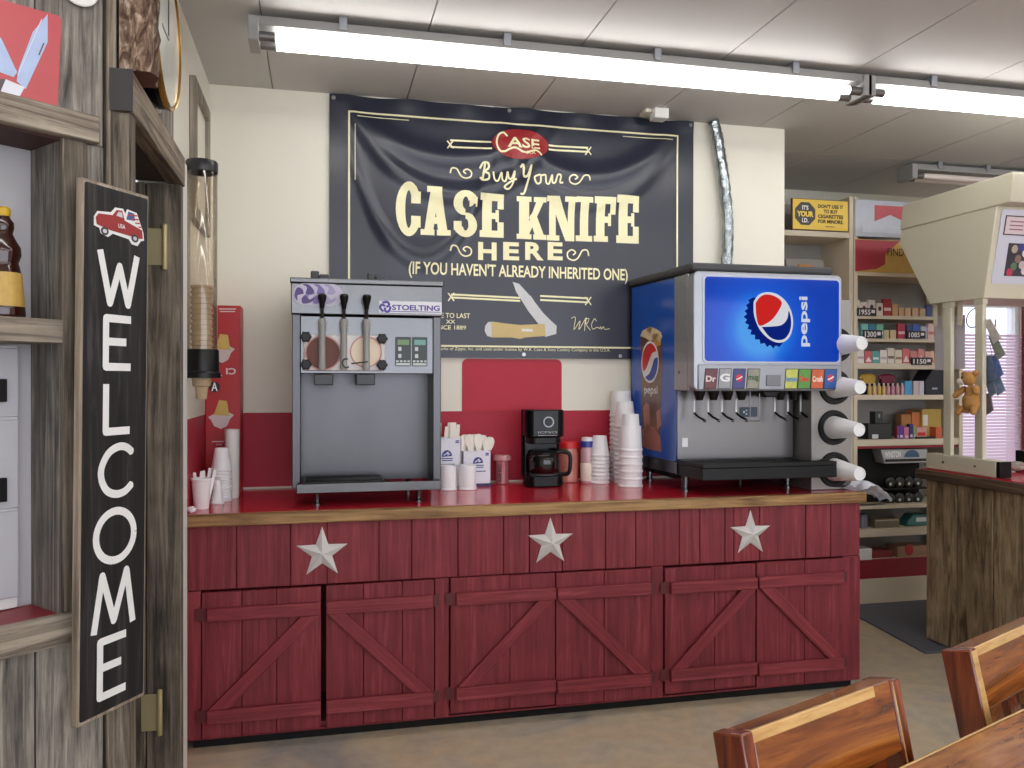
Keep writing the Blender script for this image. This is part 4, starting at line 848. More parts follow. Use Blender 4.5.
# ------------------------------------------------------------------ soda fountain
t = thing('soda_fountain', 'soda fountain with lit blue sign panel, flavour cards and black drip tray', 'drink dispenser', (2.1, 3.95, ZT))
YF = 3.53; P = PX(YF)
plan = [(1.69, 3.75), (2.333, 3.75), (2.333, 4.235), (1.655, 4.235)]
vz = lambda u, v, d: (u, v, d)
zb_, zmer, ztop = 1.032, P(760, 391)[1], P(760, 272)[1]
build('cabinet', MB().prism(plan, vz, zb_, ztop - .005), M_STEELD, t, .004)
build('top_cover', MB().prism([(1.68, 3.535), (2.42, 3.535), (2.42, 4.24), (1.643, 4.24)], vz, ztop - .004, ztop + .036), M_DGREY, t, .014, 3)
SA = math.atan2(-.036, .485); S0 = (1.69, 3.75)
sd = Vector((math.sin(SA), math.cos(SA))); sn = Vector((-sd.y, sd.x))
fS = lambda u, v, d=0: (S0[0] + sd.x * u + sn.x * d, S0[1] + sd.y * u + sn.y * d, v)
def SS(px, py): return onV(px, py, S0, SA)
def ss(*pp): return [SS(x, y) for x, y in pp]
a = SS(632.5, 400)[0]; b = SS(676.5, 400)[0]; c_ = SS(660, 458)[1]; d_ = ztop - .012
a = min(a, .486)
side = build('side_panel', MB().prism([(a, c_), (b, c_), (b, d_), (a, d_)], fS, 0, .003), plain('side blue', (22, 84, 184), .22, var=.12, scale=2.2, coat=.5), t)
m = MB(); m.flat(ss((641, 336), (645, 331), (652, 330), (658, 333), (662.5, 336), (663, 368), (662, 400), (660, 450), (643, 447), (642, 400)), fS, .0036); build('cola_print', m, plain('cola brown', (112, 70, 48), .25, var=.4, scale=22, coat=.5), side, recalc=False, smoothing=False)
for pts, cl, nm in ((((641, 336), (643, 331), (647, 328.5), (652, 327), (657, 329), (661.5, 332), (663, 337), (660, 342), (656, 339), (651, 341), (646, 338)), (232, 214, 178), 'foam_print'), (((653, 335), (657, 333), (662, 336), (661.5, 345), (657, 347), (654, 342)), (206, 158, 82), 'ice_print'), (((647, 330), (650, 326.5), (653, 328), (651, 334)), (206, 190, 150), 'ice_print'),
                    (((644, 408), (647, 402), (650, 405), (651, 420), (650, 432), (645, 430)), (186, 128, 108), 'hand_print'), (((643, 430), (648, 424), (655, 428), (661, 436), (662, 452), (648, 449), (643, 446)), (166, 106, 86), 'hand_print'), (((657, 412), (661, 408), (662, 425), (658, 430)), (176, 120, 100), 'hand_print')):
    m = MB(); m.flat(ss(*pts), fS, .0042); build(nm, m, plain(nm + str(cl[0]), cl, .3, var=.2, scale=40), side, recalc=False, smoothing=False)
c0, r1 = SS(650.8, 362), None
sw = abs(SS(643, 362)[0] - SS(658.6, 362)[0]) / 2; sh = (SS(651, 344)[1] - SS(651, 381.5)[1]) / 2
def globe(m_parent, fn, cx, cz, rx, rz, d, tilt=0., flipx=1, e=0):
    """the round red, white and blue mark, as three laid-on prints"""
    def rot(p, q):
        x, z = p * math.cos(tilt) - q * math.sin(tilt), p * math.sin(tilt) + q * math.cos(tilt)
        return cx + flipx * x * rx, cz + z * rz
    mk = lambda n, c: emitter('lit ' + n, c, e) if e else plain('mark ' + n, c, .3, var=.03)
    m = MB(); m.flat([rot(1.12 * math.cos(k * .2094), 1.12 * math.sin(k * .2094)) for k in range(30)], fn, d); o = build('mark_white', m, mk('white', (232, 234, 240)), m_parent, recalc=False, smoothing=False)
    ang = lambda a0, a1, n=16: [(math.cos(R(a0 + (a1 - a0) * k / (n - 1))), math.sin(R(a0 + (a1 - a0) * k / (n - 1)))) for k in range(n)]
    m = MB(); m.flat([rot(p, q) for p, q in ang(8, 185) + smooth([(-1, -.09), (-.55, -.1), (-.05, .12), (.45, .3), (.99, .14)], 5)], fn, d + .0006); build('mark_red', m, mk('red', (214, 44, 48)), o, recalc=False, smoothing=False)
    m = MB(); m.flat([rot(p, q) for p, q in ang(208, 348) + smooth([(.978, -.2), (.6, -.1), (.2, -.3), (-.3, -.52), (-.88, -.47)], 5)], fn, d + .0006); build('mark_blue', m, mk('blue', (26, 58, 158)), o, recalc=False, smoothing=False)
    return o
globe(side, fS, c0[0], c0[1], sw, sh, .005, R(25), -1)
m = MB(); text(m, 'pepsi', SS(645, 391)[0], SS(658.5, 391)[0], SS(651, 396.5)[1], SS(651, 386)[1], fS, .005, .02); build('side_lettering', m, M_WINK, side, recalc=False, smoothing=False)
build('skirt_strip', MB().prism([(a, zb_), (b - .01, zb_), (b - .01, c_ - .004), (a, c_ - .004)], fS, 0, .003), M_STEEL, t)
q = SS(680.5, 371.5); build('lock', MB().prism(rrect(q[0] - .02, q[0] + .02, q[1] - .022, q[1] + .022, .003), fS, 0, .003).prism(circ(q[0], q[1] - .004, .009), fS, .003, .009), M_STEEL, t)
# front: sign housing
x0, x1 = P(693.5, 330)[0], P(842, 330)[0]
body = MB(); body.prism(rrect(x0, x1, zmer + .0, ztop - .004, .03, 6), fY(YF), -.066, .0); body.box(x0, 2.333, YF + .06, 3.752, zmer, ztop - .006)
hs_ = build('sign_housing', body, M_SILVER, t, .006, 3)
sx0, sx1, szb, szt = P(704.5, 320)[0], P(838.5, 320)[0], P(770, 361.5)[1], P(770, 278.5)[1]
def screen_mat():
    m_, nt, out = new_mat('backlit blue sign'); L = nt.links.new
    tc = N(nt, 'ShaderNodeTexCoord'); ds = N(nt, 'ShaderNodeVectorMath', operation='DISTANCE')
    gx, gz = P(760, 330); ds.inputs[1].default_value = (gx - 2.1, YF - 3.95, gz - ZT); L(tc.outputs['Object'], ds.inputs[0])
    cr = N(nt, 'ShaderNodeValToRGB'); el = cr.color_ramp.elements; el.new(.5); el.new(.6)
    for e, p_, c_ in zip(el, (.10, .15, .20, .34), ((60, 170, 255), (10, 124, 244), (0, 90, 224), (0, 66, 190))): e.position = p_; e.color = lin(c_)
    L(ds.outputs['Value'], cr.inputs[0])
    b = N(nt, 'ShaderNodeBsdfPrincipled', Roughness=.06); b.inputs['Specular IOR Level'].default_value = .2; b.inputs['Base Color'].default_value = lin((4, 24, 90)); b.inputs['Emission Strength'].default_value = .55
    L(cr.outputs[0], b.inputs['Emission Color']); L(b.outputs[0], out.inputs[0]); return m_
f1 = fY(YF)
scr = build('sign_panel', MB().prism(rrect(sx0, sx1, szb, szt, .018, 5), f1, 0, .004), screen_mat(), hs_)
build('sign_rim', MB().prism(rrect(sx0 - .012, sx1 + .012, szb - .010, szt + .010, .026, 5), f1, -.004, .0025), plain('pale rim', (176, 182, 196), .35, .3), hs_, .002)
m = MB(); pts = []; cx, cz = P(765, 323)
tl = R(-34)
for k in range(84):
    a_ = 2 * math.pi * k / 84; r = 1.0 + .05 * (1 if (k // 2) % 2 == 0 else -1)
    x, z = .078 * r * math.cos(a_) - .012, .115 * r * math.sin(a_) - .0
    pts.append((cx - .012 + x * math.cos(tl) * .95 + z * math.sin(-tl) * .5, cz - .004 + z * .98 * math.cos(tl) + x * math.sin(tl) * .9))
pts = [P(*pp) for pp in ((752.5, 297.5), (748, 300), (749, 303), (745.5, 305), (747.5, 308.5), (744, 311), (746.5, 314), (743, 317), (746.5, 319.5), (744.5, 323), (748.5, 325), (747, 329), (751, 330), (750, 334.5), (754.5, 335), (754.5, 339.5), (759, 339.5), (760, 344), (764, 343), (766.5, 347), (769.5, 345), (773, 348.5), (775, 345.5), (779, 347), (783, 342), (790, 332), (776, 300))]
m.flat(pts, f1, .0046); cap_ = build('bottle_cap_print', m, emitter('lit cap blue', (16, 40, 140), .5), scr, recalc=False, smoothing=False)
cx, cz = P(772, 317.3); E_ = .62
mk = lambda n, c_: emitter('lit ' + n, c_, E_)
def lay(pts, d, n, c_, par):
    m = MB(); m.flat([P(*p) for p in pts], f1, d); return build(n, m, mk(n, c_), par, recalc=False, smoothing=False)
ell = lambda k: (0, 0)
rim_ = smooth([(753, 302), (758, 295), (766, 292.3), (776, 294), (785, 301), (790.5, 311), (792.5, 323), (790, 335), (784, 341.5), (776, 342.5), (767, 338), (758.5, 328.5), (753.5, 315), (753, 302)], 5)[:-1]
w_ = lay(rim_, .0052, 'cap_white', (236, 238, 246), scr)
lay(smooth([(755, 303), (759.5, 297), (766, 294.5), (774.5, 296.5), (781, 302), (779, 309), (773, 318), (766, 323.5), (758.5, 325.5), (755.5, 315), (755, 303)], 5)[:-1], .0058, 'cap_red', (226, 44, 42), w_)
lay(smooth([(761, 327), (772, 326.5), (781, 325), (786.5, 319), (788, 311), (790, 317), (790.5, 325), (788.5, 333), (783.5, 339), (776, 340), (768.5, 336.5), (761, 327)], 5)[:-1], .0058, 'cap_blue', (16, 40, 136), w_)
m = MB(); text(m, 'pepsi', P(798.5, 320)[0], P(809.5, 320)[0], P(804, 346.5)[1], P(804, 296.5)[1], f1, .005, .025, rot=90); build('sign_lettering', m, mk('letters', (226, 234, 250)), scr, recalc=False, smoothing=False)
# flavour strip
YS = YF - .006; f2 = fY(YS); PS = PX(YS)
st_ = build('flavour_strip', MB().prism([(x0 + .02, zmer + .004), (x1 - .026, zmer + .004), (x1 - .006, szb - .014), (x0 + .02, szb - .014)], f1, -.02, .006), plain('strip silver', (150, 153, 160), .35, .4), hs_, .006)
cards = [(706.5, (96, 22, 30), 'Dr', (226, 210, 210), 'maroon'), (720.5, (150, 152, 156), 'G', (236, 236, 240), 'grey'), (734.7, (50, 48, 120), 'o', (210, 40, 60), 'blue and red'), (749, (146, 144, 128), 'mug', (66, 92, 50), 'grey green'), (787, (196, 200, 92), 'lemon', (80, 140, 190), 'yellow'), (800, (86, 150, 56), 'Dew', (206, 60, 50), 'green'), (813, (206, 92, 54), 'Crush', (240, 220, 200), 'orange'), (826, (44, 86, 160), 'o', (210, 60, 70), 'blue')]
zc0, zc1 = PS(770, 388.3)[1], PS(770, 369.3)[1]
for i, (px, cl, tx_, tc_, _) in enumerate(cards):
    a, b = PS(px - .8, 380)[0], PS(px + 10.6, 380)[0]; sh_ = -.008
    bk = build('card_frame', MB().prism([(a + sh_ - .003, zc0 - .003), (b + sh_ + .003, zc0 - .003), (b + .003, zc1 + .003), (a - .003, zc1 + .003)], f2, .0, .002), M_KINK, st_)
    cdm = build('flavour_card', MB().prism([(a + sh_, zc0), (b + sh_, zc0), (b, zc1), (a, zc1)], f2, .0, .003), plain('card %d' % i, cl, .3, var=.25, scale=50), bk)
    m = MB(); zm_ = (zc0 + zc1) / 2
    if tx_ == 'o':
        build('card_round', m.flat(circ((a + b) / 2 - .004, zm_ + .004, .017, .017, 16), f2, .0036), col(*tc_), cdm, recalc=False, smoothing=False)
        m = MB(); m.strokes([smooth([((a + b) / 2 - .02, zm_ - .004), ((a + b) / 2, zm_ + .004), ((a + b) / 2 + .012, zm_ + .012)], 3)], .006, f2, .0042); build('card_wave', m, M_WINK, cdm, recalc=False, smoothing=False)
    else:
        text(m, tx_, a + .003 - .004, b - .003 - .004, zm_ - .014, zm_ + (.014 if len(tx_) > 1 else .024), f2, .0036, .04); build('card_lettering', m, col(*tc_), cdm, recalc=False, smoothing=False)
a, b = PS(766, 380)[0], PS(780.5, 380)[0]
build('push_button', MB().prism(rrect(a, b, PS(770, 386)[1], PS(770, 375)[1], .004), f2, 0, .006), plain('button grey', (124, 126, 132), .4), st_, .002)
# splash plate, nozzles and levers
YP = 3.75; PP = PX(3.735); zsp = 1.10
build('splash_plate', MB().box(1.702, 2.333, YP - .012, YP, zsp, zmer + .01), plain('splash steel', (120, 118, 118), .36, .9, var=.05, scale=30, stretch=(8, 1, .4)), t, .002)
YN = 3.645; PN = PX(YN)
nz = [699.5 - 0, 713.5, 727.5, 741.5, 780.5, 793.5, 806.5, 818]
for i, px in enumerate(nz):
    xx = PN(px, 394)[0]
    no = build('nozzle', MB().lathe((xx, YN, 0), [(.016, zmer - .045), (.026, zmer - .012), (.030, zmer), (.030, zmer + .01)], 16), M_BLACK, t)
    lx = xx - .012; l = build('lever', MB().box(lx - .0045, lx + .0045, YN + .03, YN + .034, zmer - .118, zmer - .02), plain('bright lever', (226, 228, 232), .3), no, .001)
    build('lever_tip', MB().tube([(lx, YN + .03, zmer - .108), (lx + .008, YN + .0, zmer - .126), (lx + .02, YN - .03, zmer - .138)], .0055, 8), M_BLACK, no)
    build('lever_end', MB().ball((lx + .022, YN - .034, zmer - .142), .0075, n=6), M_STEEL, no)
xx = PN(767, 394)[0]; build('ice_chute', MB().prism([(xx - .05, zmer), (xx + .045, zmer), (xx + .034, zmer - .03), (xx - .03, zmer - .03)], fY(YN), -.05, .04), M_BLACK, t, .006)
q0, q1 = PP(739.5, 411)[0], PP(757.5, 411)[0]; z0_, z1_ = PP(748, 417)[1], PP(748, 407)[1]
lb = build('warning_label', MB().prism(rrect(q0, q1, z0_, z1_, .008), fY(YP - .012), 0, .002), plain('label blue', (48, 66, 86), .4), t)
m = MB(); m.flat(circ(q0 + .025, (z0_ + z1_) / 2, .006, n=8), fY(YP - .012), .0026); m.flat(circ(q0 + .038, (z0_ + z1_) / 2 + .008, .004, n=8), fY(YP - .012), .0026); m.flat(circ(q0 + .038, (z0_ + z1_) / 2 - .01, .005, n=8), fY(YP - .012), .0026); build('label_mark', m, col(200, 206, 210), lb, recalc=False, smoothing=False)
m = MB()
w0, w1, w2 = PN(750, 400)[0], PN(759.5, 400)[0], PN(752, 421)[1]
for xx in (w0, w1): m.tube([(xx, YN, zmer), (xx, YN, w2), (xx, YN + .05, w2 - .004)], .0022, 6)
m.tube([(w0, YN, w2), (w1, YN, w2)], .0022, 6); build('ice_lever_wire', m, M_STEEL, t)
a, b = PP(682.5, 440)[0], PP(688, 440)[0]; build('small_label', MB().box(a + .0, b + .0, YP - .0135, YP - .011, PP(685, 447)[1], PP(685, 438)[1]), M_PAPER, t)
# drip tray
PT = PX(3.472); ta, tb = PT(702.5, 470)[0], PT(837, 470)[0]; zt1, zt0 = PT(770, 462.8)[1], PT(770, 479)[1]
m = MB(); yb_ = YP - .012
m.prism([(ta, 3.472), (tb, 3.472), (tb, 3.592), (2.34, 3.592), (2.333, yb_), (1.695, yb_)], vz, zt0, zt1 - .02)
m.prism([(ta, 3.472), (tb, 3.472), (tb, 3.487), (ta, 3.487)], vz, zt1 - .02, zt1); m.prism([(ta, 3.487), (ta + .012, 3.487), (1.707, yb_), (1.695, yb_)], vz, zt1 - .02, zt1); m.prism([(tb - .012, 3.487), (tb, 3.487), (tb, 3.592), (tb - .012, 3.592)], vz, zt1 - .02, zt1)
build('drip_tray', m, M_BLACK, t, .003)
m = MB()
for k in range(30): xx = ta + .025 + (tb - ta - .05) * k / 29; m.box(xx - .003, xx + .003, 3.494, (yb_ - .01 if xx < 2.32 else 3.59), zt1 - .012, zt1 - .006)
for yy_ in (3.51, 3.57): m.box(ta + .015, tb - .015, yy_ - .003, yy_ + .003, zt1 - .016, zt1 - .010)
build('drip_grate', m, plain('grate', (34, 36, 38), .35), t)
m = MB(); m.box(1.72, 2.32, 3.80, 4.2, ZT + .05, zb_); build('base_box', m, M_DARK, t)
for lx, ly in ((1.742, 3.735), (2.30, 3.74), (1.742, 4.18), (2.28, 4.18)):
    build('leg', MB().lathe((lx, ly, ZT), [(.022, 0), (.022, .008), (.015, .012), (.015, .03), (.018, .032), (.018, zb_ - ZT)], 18), M_STEEL, t)
# cup dispenser column
t = thing('cup_dispenser', 'grey steel column with four round black cup slots at the end of the worktop', 'dispenser', (2.43, 3.85, ZT))
CX0, CX1, CY = 2.345, 2.568, 3.60; zct = onY(850, 300, CY)[1]
PC = PX(CY)
slots = [(836, 345), (834.5, 387), (833.5, 427.5), (834, 469.5)]
m = MB(); m.box(CX0, CX1, CY, 4.2, ZT, zct); build('column', m, plain('column steel', (150, 147, 144), .42, .6, var=.05, scale=30, stretch=(.3, 1, 8)), t, .004)
wh = ('top', 'second', 'third', 'lowest')
for (px, py), w_ in zip(slots, wh):
    x, z = PC(px, py); z = max(z, ZT + .09)
    build('gasket_ring', MB().lathe((x, CY, z), [(.058, -.004), (.066, -.012), (.084, -.012), (.087, 0), (.058, 0)], 36, 'Y'), M_BLACK, t)
    L_ = .2; pr = [(0, -L_), (.030, -L_), (.0315, -L_ + .004), (.046, -.025), (.047, -.01), (.0462, .002), (.0, .002)]
    c_ = MB(); c_.lathe((0, 0, 0), [(0, -L_ + .003), (.025, -L_ + .003), (.026, -L_), (.0305, -L_), (.032, -L_ + .005), (.0455, -.05), (.0465, -.02), (.0465, -.0125), (.0, -.0125)], 28, 'Y', cap=False)
    solo('foam_cup', MB().lathe((x, CY, z), [(0, -L_ + .003), (.026, -L_ + .003), (.027, -L_), (.031, -L_), (.0325, -L_ + .005), (.053, -.03), (.0565, -.004), (.03, -.001), (0, -.001)], 28, 'Y', cap=False), M_FOAM, 'white foam cup sticking base first out of the %s slot of the steel cup column' % w_, 'cup', (x, CY, z - .046), 'cups in the dispenser column')
build('maker_plate', MB().box(2.48, 2.53, CY - .002, CY, ZT + .012, ZT + .022), M_KINK, t)
# poly bag over the counter end
m = MB(); rows = []
path = [(2.53, 3.54, ZT + .006), (2.57, 3.54, ZT + .03), (2.62, 3.54, ZT + .036), (2.66, 3.54, ZT + .008), (2.695, 3.54, ZT - .028), (2.692, 3.54, ZT - .045)]
for i, p in enumerate(smooth([Vector(p) for p in path], 4)):
    rows.append([m.v((p.x + .012 * math.sin(k * 1.3 + i * .4), p.y - .06 + .03 * k + random.uniform(-.004, .004), p.z + (.018 if k % 2 else -.006) * math.sin(i * .35) + random.uniform(-.004, .004))) for k in range(6)])
for i in range(len(rows) - 1):
    for k in range(5): m.f([rows[i][k], rows[i][k + 1], rows[i + 1][k + 1], rows[i + 1][k]])
o = solo('plastic_bag', m, plain('milky poly bag', (226, 229, 238), .25, trans=.35), 'crumpled milky plastic bag hanging over the end of the worktop', 'bag', (2.56, 3.54, ZT)); s_ = o.modifiers.new('Solidify', 'SOLIDIFY'); s_.thickness = .0015
# ------------------------------------------------------------------ shop shelving behind the counter
SYF = 4.80; PH = PX(SYF)
def hz(py): return PH(858, py)[1]
def unit(label, x0, x1, shelves, ztop, group):
    t = thing('shelving_unit', label, 'shelf', ((x0 + x1) / 2, 4.96, 0), 0, group)
    for a in (x0, x1 - .03): build('upright', MB().box(a, a + .03, SYF, 5.14, 0, ztop), M_TAN, t, .003)
    build('back_panel', MB().box(x0 + .03, x1 - .03, 5.12, 5.14, 0, ztop), M_GREYSH, t)
    for z1, z0, dep in shelves: build('shelf_board', MB().box(x0 + .03, x1 - .03, SYF + .003, 5.12, z0, z1), M_TAN, t, .003)
    build('kick_board', MB().box(x0 + .03, x1 - .03, SYF + .01, SYF + .03, 0, hz(580)), M_TAN, t, .002)
    return t
SH = [(hz(271.5), hz(275.5), 0), (hz(315), hz(318.5), 0), (hz(338), hz(341.5), 0), (hz(363), hz(369), 0), (hz(395), hz(400), 0), (hz(440), hz(446.5), 0), (hz(506), hz(510), 0), (hz(530), hz(538), 0)]
ur = unit('tan shop shelving unit stocked with small packs behind the wooden counter', 3.44, 4.29, SH, 2.70, None)
build('red_front', MB().box(3.47, 4.26, SYF + .012, SYF + .03, hz(580), hz(561)), plain('shelf red', (140, 26, 44), .45), ur, .002)
build('red_front', MB().box(3.47, 4.26, SYF + .012, SYF + .03, hz(449), hz(446.5)), plain('shelf red', (140, 26, 44), .45), ur)
ul = unit('tan shelving unit with a yellow sign, behind the end of the cream wall', 2.56, 3.435, [(PH(815, 230.8)[1], PH(815, 236.5)[1], 0), (hz(330), hz(336), 0), (hz(440), hz(446), 0)], 2.70, None)
SHZ = [s[0] for s in SH]
def front(px0, py0, px1, py1, Y=SYF):
    a = PX(Y)(px0, (py0 + py1) / 2)[0]; b = PX(Y)(px1, (py0 + py1) / 2)[0]; return a, b, PX(Y)((px0 + px1) / 2, py1)[1], PX(Y)((px0 + px1) / 2, py0)[1]
# yellow ID sign
a, b, c_, d = front(791.5, 199.5, 848, 232); f3 = fY(SYF - .012)
c_ = PH(815, 230.8)[1]
t = thing('sign', 'yellow rectangular ID warning sign standing on the top shelf', 'sign', ((a + b) / 2, SYF, c_))
build('sign_board', MB().box(a, b, SYF - .006, SYF + .012, c_, d), plain('sign edge', (96, 70, 40), .4), t, .002)
f3 = fY(SYF - .006); u = lambda p, q: (a + p * (b - a), c_ + q * (d - c_))
fce = build('yellow_face', MB().prism([u(.015, .03), u(.985, .03), u(.985, .97), u(.015, .97)], f3, 0, .002), plain('sign yellow', (232, 196, 62), .35, var=.03), t)
m = MB(); cx, cz = u(.225, .52); rr = (d - c_) * .36; m.flat([(cx + rr * 1.08 * math.cos(R(22.5 + 45 * k)), cz + rr * 1.08 * math.sin(R(22.5 + 45 * k))) for k in range(8)], f3, .003)
oc = build('octagon', m, plain('octagon black', (58, 52, 44), .4), fce, recalc=False, smoothing=False)
m = MB(); text(m, "IT'S", u(.17, 0)[0], u(.28, 0)[0], u(0, .64)[1], u(0, .78)[1], f3, .0036, .03); text(m, 'I.D.', u(.17, 0)[0], u(.28, 0)[0], u(0, .24)[1], u(0, .38)[1], f3, .0036, .03); build('lettering', m, M_WINK, oc, recalc=False, smoothing=False)
m = MB(); text(m, 'YOUR', u(.08, 0)[0], u(.37, 0)[0], u(0, .42)[1], u(0, .6)[1], f3, .0036, .05); build('lettering', m, col(246, 214, 90), oc, recalc=False, smoothing=False)
m = MB()
for s_, q in (("DON'T USE IT", .72), ('TO BUY', .56), ('CIGARETTES', .4), ('FOR MINORS.', .24)): text(m, s_, u(.45 if len(s_) > 8 else .55, 0)[0], u(.9 if len(s_) > 8 else .8, 0)[0], u(0, q)[1], u(0, q + .12)[1], f3, .003, .04)
m.strokes([[u(.58, .14), u(.75, .14)]], .004, f3, .003); build('lettering', m, plain('dark brown ink', (44, 34, 22), .5), fce, recalc=False, smoothing=False)
# booklets on the left unit
a, b, c_, d = front(790, 258, 812, 290, 4.95)
t = thing('leaflet_holder', 'grey leaflet holder with orange leaflet behind the soda fountain top', 'leaflet holder', ((a + b) / 2, 4.95, hz(330)))
build('tray', MB().hexa([(a, 4.9, hz(330)), (b + .12, 4.9, hz(330)), (b + .12, 5.1, hz(330)), (a, 5.1, hz(330))], [(a, 5.0, d), (b + .12, 5.0, d), (b + .12, 5.1, d), (a, 5.1, d)]), M_GREYSH, t, .003)
build('leaflet', MB().hexa([(a + .06, 4.93, 1.93), (b, 4.93, 1.93), (b, 4.945, 1.93), (a + .06, 4.945, 1.93)], [(a + .08, 4.97, d - .04), (b + .01, 4.97, d - .04), (b + .01, 4.985, d - .04), (a + .08, 4.985, d - .04)]), plain('orange leaflet', (214, 140, 66), .5, var=.2), t)
# framed sign with red chevron
a, b, c_, d = front(854.5, 201, 925, 238); zz = SHZ[0]
t = thing('framed_sign', 'grey framed sign with a red chevron at the top of the pack shelves', 'sign', ((a + b) / 2, SYF, c_))
build('sign_board', MB().box(a, b, SYF - .006, SYF + .02, c_, d), plain('silver sign', (168, 172, 184), .35, .2), t, .004)
f3 = fY(SYF - .006); u = lambda p, q: (a + p * (b - a), c_ + q * (d - c_))
m = MB(); m.flat([u(.27, .86), u(.27, .42), u(.49, .62), u(.74, .42), u(.74, .86)], f3, .001); build('chevron_print', m, plain('chevron red', (190, 76, 88), .4), t, recalc=False, smoothing=False)
m = MB(); m.flat([u(.1, .12), u(.8, .12), u(.8, .3), u(.1, .3)], f3, .001); build('white_band', m, col(206, 212, 224), t, recalc=False, smoothing=False)
a, b, c_, d = front(855, 240.5, 925, 271); c_ = zz
t = thing('shelf_poster', 'red and gold poster reading FIND YOUR under the chevron sign', 'poster', ((a + b) / 2, SYF, c_))
build('poster_sheet', MB().box(a, b, SYF - .004, SYF + .004, c_, d), plain('poster gold', (196, 160, 80), .4, var=.15), t)
f3 = fY(SYF - .004); u = lambda p, q: (a + p * (b - a), c_ + q * (d - c_))
m = MB(); m.flat([u(0, .0), u(.3, .1), u(.42, .25), u(.42, .55), u(.62, .98), u(0, .98)], f3, .001); build('red_print', m, plain('poster dusk red', (168, 52, 68), .4, var=.45, scale=5), t, recalc=False, smoothing=False)
m = MB(); text(m, 'FIND YOUR', u(.45, 0)[0], u(1.02, 0)[0], u(0, .52)[1], u(0, .76)[1], f3, .002, .0); build('lettering', m, M_KINK, t, recalc=False, smoothing=False)
# packs: px0, px1, py_top, colour, word for the colour, mark colour
def c5(x): return 850 + x / 9.31
rows = [
 (1, 'upper pack shelf', [(32, 92, 300, (216, 206, 202), 'white', (70, 50, 46)), (98, 163, 302, (216, 204, 198), 'white', (96, 66, 56)), (168, 235, 300, (206, 196, 192), 'white', (54, 44, 44)), (247, 307, 303, (214, 204, 194), 'white', (70, 44, 36)), (312, 386, 299, (150, 40, 48), 'dark red', (226, 190, 190)), (394, 446, 304, (196, 156, 110), 'tan', None), (455, 502, 307.5, (206, 168, 130), 'tan', None), (514, 566, 308, (212, 178, 142), 'tan', None), (580, 638, 308, (206, 170, 136), 'tan', None), (650, 704, 308.5, (190, 166, 136), 'tan', None), (712, 760, 305, (60, 80, 140), 'blue', None)]),
 (2, 'middle pack shelf', [(36, 80, 329, (200, 196, 190), 'white', None), (105, 170, 324, (120, 186, 180), 'teal', (220, 226, 220)), (178, 240, 324.5, (60, 120, 150), 'blue green', (200, 210, 214)), (248, 312, 324.5, (110, 176, 152), 'pale green', (226, 226, 216)), (318, 362, 330, (200, 186, 150), 'cream', None), (376, 430, 330, (200, 182, 140), 'cream', None), (446, 516, 323.5, (172, 60, 78), 'crimson', (226, 190, 196)), (528, 582, 325, (60, 80, 130), 'dark blue', (190, 196, 214)), (588, 652, 324.5, (70, 96, 180), 'bright blue', (214, 216, 226)), (660, 716, 326.5, (180, 182, 200), 'pale blue', None), (724, 786, 323.5, (216, 190, 178), 'pink and white', (190, 120, 110))]),
 (3, 'lower pack shelf', [(20, 60, 350, (210, 204, 198), 'white', None), (64, 132, 349, (222, 216, 212), 'white', (180, 160, 166)), (140, 206, 351, (196, 96, 100), 'red and white', (226, 216, 214)), (210, 272, 351, (90, 160, 156), 'teal and white', (220, 226, 224)), (280, 346, 350, (220, 212, 204), 'white', (180, 170, 176)), (350, 414, 348, (214, 204, 190), 'ivory', (120, 96, 80)), (420, 484, 350, (218, 208, 186), 'cream', (150, 120, 100)), (490, 556, 348.5, (206, 110, 112), 'red and white', (226, 216, 212)), (562, 628, 351, (206, 130, 126), 'red and white', (230, 220, 216)), (634, 692, 349, (212, 140, 140), 'pink', (230, 220, 216)), (700, 742, 351.5, (214, 170, 160), 'pink', (170, 70, 76)), (746, 786, 351, (214, 176, 150), 'tan', (160, 90, 80))])]
f3 = fY(SYF + .012)
for si, where, pk in rows:
    z0 = SHZ[si]
    for k, (xa, xb, pt, cl, cw, mk_) in enumerate(pk):
        a, b, _, d = front(c5(xa), pt, c5(xb), pt + 2, SYF + .012)
        d = max(d, z0 + .05)
        t = thing('cigarette_pack', '%s pack, %s from the cup column along the %s' % (cw, ORD[k], where), 'pack', ((a + b) / 2, SYF + .024, z0), 0, 'packs on the ' + where)
        build('carton', MB().box(a, b, SYF + .012, SYF + .034, z0, d), plain('pack %d %d' % (si, k), cl, .45, var=.06, scale=60), t, .001, 1)
        if mk_:
            m = MB()
            if si == 3 and cw in ('red and white', 'pink', 'tan'): m.flat([(a + .004, z0 + .01), ((a + b) / 2, z0 + (d - z0) * .55), (b - .004, z0 + .01)], f3, .0008)
            elif si == 1 and cw == 'white': m.flat(circ((a + b) / 2, z0 + (d - z0) * .55, .013, .016, 14), f3, .0008)
            else: m.flat([(a + .004, z0 + (d - z0) * .3), (b - .004, z0 + (d - z0) * .3), (b - .004, z0 + (d - z0) * .48), (a + .004, z0 + (d - z0) * .48)], f3, .0008)
            build('mark', m, plain('pack mark %d %d' % (si, k), mk_, .45), t, recalc=False, smoothing=False)
